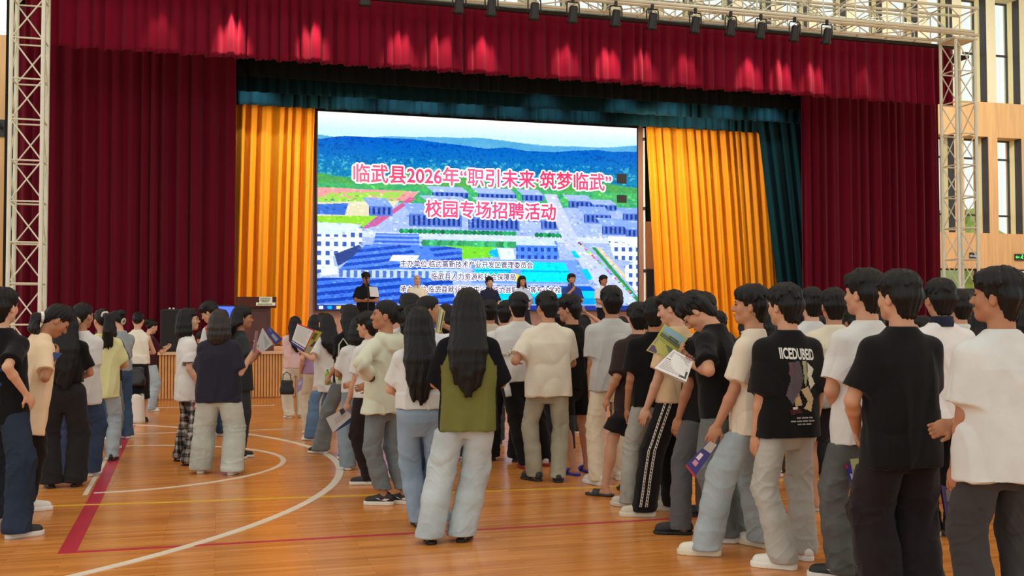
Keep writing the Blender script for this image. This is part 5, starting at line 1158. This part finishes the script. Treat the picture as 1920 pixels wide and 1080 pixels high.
person('boy in black t-shirt and light grey jeans with grey sneakers', 1228, None, 556, -12, 'm', 'short', ('tee', BK, {'hem': .82}), dn((166, 166, 156), 'straight'), ('sneaker', (198, 194, 178), (206, 200, 180), (226, 224, 214)), 'hang', 'front', hd=(-22, 6, 0), feet=[(1178, 950), (1240, 944)], toes=(38, 0), group=GB)
sleevem = [gp('print_mark', [(x, 1.30), (x+.02, 1.31), (x+.035, 1.24), (x+.015, 1.25)], (60, 52, 46)) for x in (.03, .06, .09, .12)]
person('boy in sand t-shirt and black track trousers with dotted side tape', 1268, None, 541, 36, 'm', 'crop', ('tee', (214, 184, 146), {'hem': .86, 'prints': sleevem}), ('track', (26, 24, 24), {'stripe': 0, 'wr': .7}), ('sneaker', (214, 206, 184), (222, 214, 190), (150, 150, 148)), ('p', 1213, 765, -.1, 'hang'), ('p', 1246, 668, .12, 'hold'), hd=(16, 16, 0), feet=[(1202, 967), (1258, 957)], toes=(35, 20), group=GB, face=True)
person('boy with curly hair in dark shirt and grey trousers behind the boy reading a form', 1318, None, 547, 26, 'm', 'floppy', ('tee', (34, 33, 34), {'hem': .78}), ('straight', (92, 90, 92)), ('shoe', (30, 32, 36), (26, 28, 31)), 'hang', 'hang', hd=(30, 6, 0), feet=[(1270, 1000), (1318, 968)], toes=(40, 10), group=GB, face=True)
person('boy in black t-shirt with bowed head reading a white printed form', 1352, None, None, 40, 'm', 'floppy', ('tee', BK, {'hem': .82}), dn((116, 120, 120), 'straight', fit=1.1), SNW, ('p', 1300, 684, -.1, 'read'), ('p', 1292, 672, .08, 'read'), hd=(12, 46, 0), lean=8, feet=[(1352, 1016), (1384, 1004)], toes=(20, 10), H=1.73, group=GB, face=True, glasses=True)
person('boy in cream t-shirt and pale blue jeans, one knee bent, blue booklet in hand', 1408, None, 532, 46, 'm', 'short', ('tee', (224, 212, 190), {'hem': .76}), dn((168, 180, 184), 'wide', fit=1.0), ('sneaker', (230, 224, 204), (226, 216, 190)), ('p', 1338, 818, -.12, 'hang'), 'hang', hd=(12, 0, 0), feet=[(1318, 1040), (1418, 1024)], toes=(14, -25), group=GB, face=True)
person('boy in black t-shirt with white lettering and artwork on the back', 1474, None, 530, 4, 'm', 'floppy', ('tee', (24, 24, 24), {'prints': graphic, 'hem': .78, 'w': 1.04, 'wr': .6, 'sl': .95}), ('wide', (178, 176, 166), {'fit': .86}), ('sneaker', (234, 230, 218), (238, 234, 222), (186, 146, 80)), ('p', 1416, 826, -.05, 'hang'), 'hang', hd=(14, 4, 0), feet=[(1462, 1064), (1502, 1046)], toes=(45, -10), group=GB)
person('boy in white t-shirt ahead of the printed black t-shirt, between two heads', 1520, None, 538, -4, 'm', 'short', ('tee', W2), ('straight', (46, 46, 50)), SBK, 'front', 'front', d=8.9, group=GB)
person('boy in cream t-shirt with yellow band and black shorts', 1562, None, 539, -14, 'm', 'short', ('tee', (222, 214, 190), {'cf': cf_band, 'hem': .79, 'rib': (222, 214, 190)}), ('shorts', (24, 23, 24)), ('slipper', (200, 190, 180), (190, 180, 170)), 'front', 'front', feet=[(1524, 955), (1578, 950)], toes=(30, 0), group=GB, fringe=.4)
person('tall boy in white t-shirt and grey jeans behind the plain black t-shirt', 1622, None, 503, 6, 'm', 'short', ('tee', W1, {'hem': .75}), dn((92, 94, 92), 'straight', fit=1.08, wr=1.4), ('sneaker', (34, 34, 34), (226, 222, 212), (220, 216, 206)), ('p', 1575, 776, .1, 'front'), ('p', 1602, 850, -.02, 'hang'), hd=(16, 0, 0), feet=[(1572, 1086), (1632, 1078)], toes=(35, -10), group=GB, fringe=.6)
person('boy in plain black t-shirt and very wide black trousers, back turned', 1686, None, 505, 0, 'm', 'short', ('tee', (23, 22, 23), {'hem': .73, 'w': 1.02}), ('wide', (36, 31, 33), {'fit': 1.2}), SBK, ('p', 1606, 806, .12, 'front'), 'front', hd=(14, 0, 0), feet=[(1652, 1140), (1724, 1140)], group=GB)
person('boy in white polo with navy collar and black trousers', 1762, None, 521, -8, 'm', 'short', ('polo', (226, 222, 218), {'collar': (36, 38, 56), 'hem': .70, 'w': 1.04, 'clab': 'navy collar'}), ('straight', (26, 26, 28)), ('sneaker', (40, 40, 42), (226, 222, 210), (220, 216, 206)), 'front', 'front', feet=[(1740, 1000), (1788, 1006)], group=GB, fringe=.3)
person('boy in white t-shirt just ahead of the navy collar', 1797, None, 543, -4, 'm', 'short', ('tee', W1), ('straight', (50, 50, 56)), SBK, 'front', 'front', d=8.7, group=GB, fringe=.4)
person('boy in large white t-shirt gripping his elbow, at the right picture edge', 1872, None, 499, -2, 'm', 'short', ('tee', (212, 214, 210), {'hem': .74, 'w': 1.06, 'wr': 1.1}), ('straight', (62, 60, 60), {'fit': 1.12}), SBK, ('p', 1790, 886, .0, 'hang'), ('p', 1786, 795, .06, 'cross'), hd=(34, -2, 0), feet=[(1836, 1200), (1920, 1198)], group=GB, face=True, bulk=1.02)
person('girl in dark top seen between the navy collar and the large white t-shirt', 1842, None, None, -20, 'f', 'half', ('tee', (46, 34, 38)), ('straight', (40, 38, 40)), SBK, 'front', 'front', d=8.2, H=1.56, group=GB, hairlen=1.3)
person('student in black top cut off by the right picture edge', 1925, None, None, 4, 'f', 'bob', ('tee', (40, 34, 36)), ('straight', (40, 38, 40)), SBK, 'front', 'front', d=7.6, H=1.60, group=GB)
# ---- the stage party
person('man in black polo reading a sheet at the microphone on the stage', 686, None, 509, 176, 'm', 'short', ('polo', (26, 26, 30), {'hem': .88}), ('straight', (28, 28, 34)), SBK, 'low', 'low', hd=(0, 14, 0), Y=22.2, z0=ZS, group=GS, face=True, fringe=.3)
person('bald man in cream short-sleeved shirt on the stage', 782, None, 513, 184, 'm', 'bald', ('polo', (226, 220, 196), {'hem': .88}), ('straight', (46, 46, 54)), SBK, 'front', 'front', Y=22.6, z0=ZS, group=GS, face=True)
person('man in dark navy polo in the middle of the stage', 918, None, 518, 186, 'm', 'short', ('polo', (34, 38, 60), {'hem': .88}), ('straight', (30, 30, 38)), SBK, 'front', 'front', Y=22.6, z0=ZS, group=GS, face=True, fringe=.3)
person('woman in pale blue shirt smiling on the stage', 979, None, 516, 190, 'f', 'bob', ('polo', (196, 206, 232), {'hem': .90}), ('straight', (38, 38, 48)), SBK, 'front', 'front', Y=22.6, z0=ZS, group=GS, face=True, hairlen=1.44)
person('man in royal blue shirt with a microphone before his mouth on the stage', 1072, None, 512, 192, 'm', 'crop', ('polo', (46, 66, 140), {'hem': .86, 'w': 1.08}), ('straight', (30, 30, 38)), SBK, 'front', ('p', 1072, 545, -.22, 'up'), Y=22.6, z0=ZS, group=GS, face=True, bulk=1.08)
person('young man in white shirt and black trousers, rightmost on the stage', 1132, None, 515, 194, 'm', 'short', ('polo', (228, 228, 236), {'hem': .92, 'w': .95}), ('straight', (24, 24, 28)), SBK, 'front', 'front', Y=22.6, z0=ZS, group=GS, face=True, fringe=.4)
# ---- students far ahead
far = [(1094, 13.6, 1.56, 'half', 'white', W1), (1166, 14.2, 1.54, 'half', 'dark', (50, 48, 52)), (1205, 12.2, 1.60, 'short', 'white', W2), (1432, 9.8, 1.58, 'bob', 'black', BK), (1398, 12.5, 1.56, 'half', 'navy', (40, 44, 66)), (1450, 13.5, 1.56, 'bob', 'grey', (150, 150, 152)), (1488, 13.0, 1.55, 'pony', 'white', W1),
       (1536, 12.5, 1.53, 'short', 'red', (140, 40, 44)), (1600, 10.4, 1.58, 'short', 'black', BK), (1582, 13.8, 1.56, 'bob', 'beige', (206, 180, 140)), (1640, 12.0, 1.58, 'half', 'white', W2), (1694, 11.0, 1.54, 'half', 'grey', (120, 120, 126)), (1728, 10.2, 1.52, 'bob', 'pink', (214, 170, 176)), (1660, 14.0, 1.58, 'short', 'dark', (44, 44, 50)),
       (1806, 12.0, 1.58, 'bob', 'dark', (50, 46, 50)), (1824, 10.4, 1.50, 'half', 'navy', (46, 50, 76)), (1345, 11.5, 1.58, 'short', 'white', W1), (1268, 12.8, 1.60, 'bob', 'white', W2), (1902, 10.6, 1.62, 'short', 'magenta', (150, 40, 110))]
wh = ['girl with raised hand on her hair, ahead of the black t-shirt with shorts', 'girl with dark hair right of the light grey t-shirt, below the screen', 'student in white ahead of the dark brown t-shirt', 'student in black between the cream and the printed black t-shirt', 'student in navy behind the boy with one knee bent', 'student in grey ahead of the printed black t-shirt', 'girl with white hair tie ahead of the printed black t-shirt',
      'student in red between two short-haired heads by the yellow band shirt', 'student in black between the yellow band shirt and the tall boy', 'student in beige beyond the yellow band shirt', 'student in white beyond the tall boy in grey jeans', 'girl in grey between the plain black t-shirt and the navy collar', 'girl in pink at the navy collar, facing left', 'student in dark top ahead of the tall boy in white',
      'student in dark top at the foot of the right truss tower', 'girl in navy beside the face at the right picture edge', 'student in white hidden by the boy reading a form', 'student in white hidden by the sand t-shirt', 'student in magenta at the right picture edge beyond the large white t-shirt']
for (px_, d_, H_, hr, _, col), lb__ in zip(far, wh):
    person(lb__, px_, None, None, {1728: 60, 1694: 40}.get(px_, (px_*7 % 30)-15), 'm' if hr == 'short' else 'f', hr, ('tee', col), ('straight', (50, 52, 60)), SNW, 'front', ('up' if px_ != 1094 else ('p', 1102, 588, -.05, 'up')) if px_ == 1094 else 'front', d=d_, H=H_, group=GF, hairlen=1.3, fine=1.15)

# ================================================================== THINGS HELD, CARRIED OR PUT DOWN
def sheet(name, label, cat, corners, dist, rgb, blocks=(), thick=.002, dds=(0, 0, 0, 0), group='leaflets and booklets in the hands of the students', cover=None, pages=0, backrgb=None, extra=()):
    P4 = [at(x, y, dist+dd) for (x, y), dd in zip(corners, dds)]; c = sum(P4)/4
    r = empty(name, c, 0, label, cat, group)
    Q = [p-c for p in P4]; n = np.cross(Q[1]-Q[0], Q[3]-Q[0]); n /= np.linalg.norm(n)
    if n @ FWD > 0: n = -n                 # n points to the reader's side that the photo shows
    b = MB(); Vf = [q for q in Q]+[q-n*thick for q in Q]
    b.add(Vf, [(0, 1, 2, 3), (7, 6, 5, 4), (0, 4, 5, 1), (1, 5, 6, 2), (2, 6, 7, 3), (3, 7, 4, 0)]); b.build('page', mat('printed_paper', rgb, .5), r)
    for k in range(pages):
        m = MB(); f = .02*(k+1); Vp = [Q[0]-n*(thick*2+.006*k), Q[1]-n*(thick*2+.02*(k+1)), Q[2]-n*(thick*2+.02*(k+1)), Q[3]-n*(thick*2+.006*k)]
        m.add(Vp+[v-n*.001 for v in Vp], [(0, 1, 2, 3), (7, 6, 5, 4), (0, 4, 5, 1), (1, 5, 6, 2), (2, 6, 7, 3), (3, 7, 4, 0)]); m.build('page', mat('printed_paper', backrgb or (226, 224, 216), .5), r)
    for (cs_, dd_, rgb_, bl_) in extra:
        E4 = [at(x, y, dist+dd)-c for (x, y), dd in zip(cs_, dd_)]; en = np.cross(E4[1]-E4[0], E4[3]-E4[0]); en /= np.linalg.norm(en)
        if en @ FWD > 0: en = -en
        m = MB(); m.add(E4+[q-en*.004 for q in E4], [(0, 1, 2, 3), (7, 6, 5, 4), (0, 4, 5, 1), (1, 5, 6, 2), (2, 6, 7, 3), (3, 7, 4, 0)]); ep = m.build('page', mat('printed_paper', rgb_, .5), r)
        for (u0, v0, u1, v1, cc) in bl_:
            bq = lambda u, v: (E4[0]*(1-u)+E4[1]*u)*(1-v)+(E4[3]*(1-u)+E4[2]*u)*v+en*.0012
            m = MB(); m.quad(bq(u0, v0), bq(u1, v0), bq(u1, v1), bq(u0, v1)); m.build('printed_panel', mat('printed_ink', cc, .5), ep)
    bi = lambda u, v: (Q[0]*(1-u)+Q[1]*u)*(1-v)+(Q[3]*(1-u)+Q[2]*u)*v+n*.0012
    for (u0, v0, u1, v1, cc) in blocks:
        m = MB(); m.quad(bi(u0, v0), bi(u1, v0), bi(u1, v1), bi(u0, v1)); m.build('printed_panel', mat('printed_ink', cc, .5), r)
    return r
def lines(u0, u1, v0, v1, n, c): return [(u0, v0+(v1-v0)*i/n, u1-(.12 if i % 4 == 3 else .02*(i % 3)), v0+(v1-v0)*(i+.45)/n, c) for i in range(n)]
RED, YEL, GRN, SKY, PUR, GRY = (206, 40, 60), (214, 206, 60), (88, 108, 60), (150, 190, 206), (58, 54, 130), (150, 152, 156)
sheet('magazine', 'open magazine with white text page and red border before the girl in long white t-shirt', 'magazine', [(558, 606), (590, 619), (570, 661), (545, 644)], 12.3, (232, 230, 224), [(0, 0, 1, .05, RED), (.94, 0, 1, 1, RED)]+lines(.08, .88, .10, .74, 11, (196, 194, 190))+[(0, .82, 1, .86, PUR), (0, .90, 1, 1, PUR)], extra=[([(590, 619), (604, 623), (581, 662), (570, 661)], (0, .12, .12, 0), (190, 186, 80), [(.1, .1, .6, .4, GRN), (.4, .45, .9, .7, PUR), (.1, .75, .6, .95, SKY)])])
sheet('magazine', 'magazine with photo pages held up by the girl in charcoal t-shirt', 'magazine', [(492, 614), (512, 645), (490, 663), (478, 655)], 10.6, (176, 174, 170), [(.15, .15, .85, .5, (150, 150, 146)), (.2, .35, .8, .8, (96, 96, 92)), (.3, .2, .6, .45, (110, 140, 156)), (0, .95, 1, 1, RED)], dds=(.05, .05, 0, 0), extra=[([(504, 611), (530, 636), (516, 648), (499, 622)], (.06, .02, .05, .06), (62, 60, 120), [(.4, .3, .85, .7, (150, 150, 170)), (.1, .1, .3, .5, (90, 90, 150))])])
sheet('booklet', 'thin booklet seen edge-on in the hand of the girl in navy', 'booklet', [(479, 620), (483, 621), (478, 661), (473, 661)], 9.75, (150, 120, 128), [], thick=.006, dds=(0, .15, .15, 0))
sheet('folder', 'white folder with red edge at the hip of the girl with glasses', 'folder', [(375, 731), (384, 735), (381, 767), (362, 765)], 9.9, (222, 216, 210), [(0, 0, .1, 1, RED), (0, .95, 1, 1, RED)], thick=.004)
sheet('leaflet', 'small red and blue leaflet held near the lectern', 'leaflet', [(384, 612), (402, 600), (400, 624), (391, 630)], 12.9, (226, 226, 232), [(0, 0, .35, .5, RED), (0, .5, .6, 1, (50, 60, 160))])
sheet('magazine', 'yellow-green magazine held before the mouth of the girl in profile', 'magazine', [(826, 575), (835, 584), (827, 623), (819, 625)], 8.6, (190, 196, 120), [(.15, .05, .5, .95, (236, 232, 210)), (.6, .1, .8, .9, GRN)], thick=.006, dds=(0, .1, .1, 0), pages=2)
sheet('magazine', 'yellow-edged magazine with landscape photos held by the boy in sand t-shirt', 'magazine', [(1246, 607), (1290, 635), (1272, 658), (1233, 629)], 7.15, (196, 198, 60), [(.06, .06, .95, .45, SKY), (.06, .45, .95, .62, (150, 170, 150)), (.06, .62, .95, .92, (104, 112, 84)), (.4, .5, .8, .75, (70, 84, 60))], dds=(.05, .05, 0, 0), pages=3, backrgb=(120, 130, 80), extra=[([(1233, 630), (1270, 657), (1248, 672), (1212, 657)], (-.01, -.01, -.06, -.06), (190, 186, 90), [(.05, .05, .45, .45, (150, 150, 130)), (.5, .1, .95, .5, (110, 120, 90)), (.05, .55, .45, .95, (96, 72, 110)), (.5, .55, .95, .92, (166, 140, 120))])])
sheet('form', 'white printed form read by the boy with bowed head', 'paper', [(1263, 655), (1300, 676), (1287, 716), (1227, 690)], 6.55, (234, 234, 230), lines(.06, .92, .08, .36, 5, (150, 150, 150))+[(.04, .42, .62, .45, (60, 60, 60))]+lines(.06, .92, .5, .92, 7, (186, 176, 176))+[(.72, .60, .95, .92, (70, 74, 70)), (.78, .66, .9, .86, (150, 150, 136)), (.62, .02, .98, .06, RED)], dds=(.06, .06, -.06, -.06), pages=1)
sheet('booklet', 'blue booklet with white title hanging from the hand of the boy in cream t-shirt', 'booklet', [(1330, 827), (1345, 834), (1302, 895), (1285, 873)], 6.28, (58, 58, 130), [(.05, .0, .95, .28, (186, 180, 172)), (.15, .42, .5, .62, (226, 220, 226)), (.2, .66, .6, .8, (214, 150, 170)), (0, .95, 1, 1, RED)], thick=.005)
sheet('booklet', 'blue booklet in the hand of the tall boy, beside the wide black trousers', 'booklet', [(1584, 872), (1595, 870), (1611, 930), (1604, 926)], 5.72, (54, 56, 150), [(0, 0, .4, .12, RED), (.3, .3, .8, .6, (190, 186, 206))], thick=.005)
sheet('booklet', 'grey-green booklet overlapping the blue one beside the wide black trousers', 'booklet', [(1594, 861), (1612, 859), (1614, 938), (1608, 935)], 5.68, (150, 156, 140), [(.15, .35, .6, .62, (60, 60, 64)), (.0, .0, 1, .25, (176, 176, 120))], thick=.004)
sheet('booklet', 'dark purple booklet held low by the boy in the large white t-shirt', 'booklet', [(1765, 910), (1788, 916), (1793, 1004), (1779, 1004)], 5.2, (70, 66, 90), [(.3, .06, .9, .3, (120, 118, 122)), (.25, .4, .95, .7, (92, 90, 110)), (0, 0, .12, 1, (90, 60, 150))], thick=.006)
sheet('booklet', 'narrow red, white and blue booklet at the hem of the dark brown t-shirt', 'booklet', [(1183, 768), (1188, 768), (1180, 795), (1174, 795)], 8.3, (220, 216, 216), [(0, 0, .4, 1, RED), (.7, 0, 1, 1, PUR)], thick=.006)
sheet('folder', 'grey folder hanging from the hand of the girl in black trousers', 'folder', [(611, 784), (645, 766), (661, 780), (624, 811)], 9.25, (186, 182, 180), [(.3, .3, .8, .7, (176, 166, 164))], thick=.004)
sheet('folder', 'blue folder under the grey one beside the black trousers', 'folder', [(625, 812), (640, 797), (664, 776), (664, 789)], 9.32, (44, 86, 150), [(.0, .88, 1, 1, (170, 176, 186))], thick=.004)
sheet('folder', 'lilac folder hanging beside the beige trousers', 'folder', [(557, 712), (569, 709), (566, 730), (556, 737)], 13.1, (166, 148, 186), [(.2, .2, .8, .5, (196, 186, 206))], thick=.004)
def slab(name, label, cat, corners, dist, rgb, thick, part, scr=None, group=None):
    P4 = [at(x, y, dist) for x, y in corners]; c = sum(P4)/4; r = empty(name, c, 0, label, cat, group); Q = [p-c for p in P4]; n = FWD
    m = MB(); m.add([q for q in Q]+[q*.94-n*.0015 for q in Q]+[q+n*thick for q in Q], [(0, 1, 5, 4), (1, 2, 6, 5), (2, 3, 7, 6), (3, 0, 4, 7), (4, 5, 6, 7), (0, 8, 9, 1), (1, 9, 10, 2), (2, 10, 11, 3), (3, 11, 8, 0), (11, 10, 9, 8)]); m.build(part, mat('phone_case', rgb, .4), r)
    MB().box((-.006, -.004, -.003), (.006, .0, .003)).build('camera_lens', M_black, r).location = tuple((Q[0]*.6)+np.array([0, 0, 0])-n*.002)
    return r
slab('phone', 'phone in a blue case held by the girl in loose beige t-shirt', 'phone', [(88, 675), (101, 660), (116, 663), (98, 682)], 7.78, (62, 84, 140), .009, 'case')
slab('phone', 'black phone held above the grey folder', 'phone', [(636, 769), (643, 765), (648, 772), (640, 779)], 9.2, (26, 26, 28), .009, 'case')
slab('phone', 'dark phone held between the open magazine and the black t-shirt with orange emblem', 'phone', [(600, 648), (616, 654), (615, 659), (600, 653)], 13.95, (40, 40, 46), .009, 'case')
def bottle(label, px, py, dist, axis, L, rad, rgb, cap, liquid=None):
    c = at(px, py, dist); r = empty('bottle', c, 0, label, 'bottle'); prof = [(0.1, 0), (.9, .01), (1, .05), (1, .55), (.92, .6), (1, .66), (.95, .74), (.45, .88), (.40, .93)]
    MB().lathe([(p*rad, z*L) for p, z in prof], (0, 0, 0), 16, axis).build('body', mat('bottle_plastic', rgb, .12, spec=.6), r, True)
    MB().lathe([(.44*rad, .92*L), (.44*rad, L), (.1*rad, L)], (0, 0, 0), 12, axis).build('cap', mat('bottle_cap', cap, .4), r)
    MB().lathe([(1.015*rad, .3*L), (1.015*rad, .52*L)], (0, 0, 0), 16, axis).build('label_band', mat('bottle_label', (206, 210, 206), .4), r)
bottle('clear water bottle held low by the boy in white t-shirt with back print', 954, 744, 10.15, (-.1, .3, .95), .2, .032, (196, 202, 196), (230, 230, 230))
bottle('green drink bottle beside the black t-shirt with orange emblem', 614, 722, 11.3, (0, .1, 1), .17, .03, (150, 196, 60), (120, 170, 50))
r = empty('tissue', at(968, 662, 9.45), 0, 'crumpled white tissue in the hand of the boy in cream t-shirt', 'tissue')
rng_ = np.random.default_rng(3); Vt = []; Ft = []
for i in range(9):
    for j in range(6): Vt.append((-.07+.0175*i, .03*rng_.normal()*.5, -.018*(j-2.5)*.6+.012*rng_.normal()+.02*math.sin(i*.8)))
for i in range(8):
    for j in range(5): a = i*6+j; Ft.append((a, a+1, a+7, a+6))
o = meshobj('sheet', np.array(Vt), Ft, mat('tissue_paper', (236, 234, 226), .8), r, True); m_ = o.modifiers.new('thickness', 'SOLIDIFY'); m_.thickness = .003
def bag(name, label, px, py, dist, w, h, t, rgb, strap=None, prints=(), rough=.5, floor_=False, mat_=None):
    c = G(px, py) if floor_ else at(px, py, dist); r = empty(name, c, -.28, label, 'bag'); z0 = 0 if floor_ else -h/2
    V, F = [], []; n = 20; m = 9
    for j in range(m):
        v = j/(m-1); ins = .82+.18*math.sin(math.pi*min(1, v*1.4+.1)) if not floor_ else 1-.12*v
        for i in range(n):
            a = 2*math.pi*i/n; pw = 4 if not floor_ else 9; q = (abs(math.cos(a))**pw+abs(math.sin(a))**pw)**(-1/pw)
            V.append((w/2*q*math.cos(a)*ins*(1+.03*math.sin(7*v+3*a)), t/2*q*math.sin(a)*ins*(1-.55*v*(0 if floor_ else 1)), z0+h*v+(.012 if not floor_ else .035)*math.sin(3*a+5*v)*v))
    for j in range(m-1):
        for i in range(n): F.append((j*n+i, j*n+(i+1) % n, (j+1)*n+(i+1) % n, (j+1)*n+i))
    F.append(tuple(range(n-1, -1, -1))); F.append(tuple(range((m-1)*n, m*n)))
    meshobj('bag_body', np.array(V), F, mat_ or mat('bag_material', rgb, rough, bump=.2, bscale=30), r, True)
    if strap: MB().tube([(-w*.3, 0, z0+h*.95), (-w*.25, -.01, z0+h+strap*.7), (0, -.02, z0+h+strap), (w*.25, -.01, z0+h+strap*.7), (w*.3, 0, z0+h*.95)], .008, 6).build('strap', mat('bag_strap', tuple(int(v*.9) for v in rgb), .5), r)
    for (x0, z0_, x1, z1, cc) in prints: MB().box((x0*w, -t*.5-.004, z0+h*z0_), (x1*w, -t*.5+.001, z0+h*z1)).build('printed_panel', mat('bag_print', cc, .6), r)
    return r
bag('handbag', 'black leather handbag on the hip of the woman in long black skirt', 254, 706, 15.02, .30, .26, .12, (28, 26, 27), None, rough=.3)
bag('handbag', 'small black bag hanging from the girl in pink shirt', 538, 727, 15.55, .22, .20, .08, (22, 22, 23), .14)
bag('tote_bag', 'white tote bag with green leaf print hanging behind the black t-shirt', 644, 696, 10.4, .17, .26, .05, (222, 226, 200), .2, [(-.3, .15, .3, .5, (110, 156, 90)), (-.2, .55, .3, .75, (180, 196, 120))])
bag('shopping_bag', 'white and pink paper bag on the floor at the end of the red line', 250, 794, 0,   .30, .40, .18, (226, 222, 212), None, [(-.45, .1, -.1, .6, (226, 176, 166))], floor_=True)
sheet('paper', 'white sheet in the hands of the man in black polo on the stage', 'paper', [(692, 537), (708, 539), (711, 557), (694, 556)], depth(onY(697, 545, 21.84)), (236, 236, 240), [], group='leaflets and booklets in the hands of the students')
# ---- microphones
r = empty('microphone_stand', onY(690, 600, 21.72)*[1, 1, 0]+np.array([0, 0, ZS]), 0, 'thin microphone stand before the man reading on the stage', 'stand')
MB().tube([(0, 0, 0.02), (0, 0, 1.25)], .011).build('pole', M_blackmetal, r); MB().lathe([(.14, 0), (.14, .015), (.03, .03)], (0, 0, 0), 20).build('base', M_blackmetal, r); MB().tube([(0, 0, 1.25), (0, .18, 1.42)], .009).build('boom', M_blackmetal, r)
MB().tube([(0, .16, 1.40), (0, .27, 1.50)], .014).tube([(0, .27, 1.50), (0, .31, 1.535)], .026).build('microphone', M_black, r)
r = empty('microphone', at(1072, 536, depth(onY(1072, 536, 22.6))-.22), 0, 'black hand microphone held by the man in royal blue shirt', 'microphone')
MB().tube([(0, 0, -.12), (0, .02, .03)], .014).build('handle', M_black, r); MB().tube([(0, .02, .03), (0, .028, .075)], .026).build('grille', M_blackmetal, r)
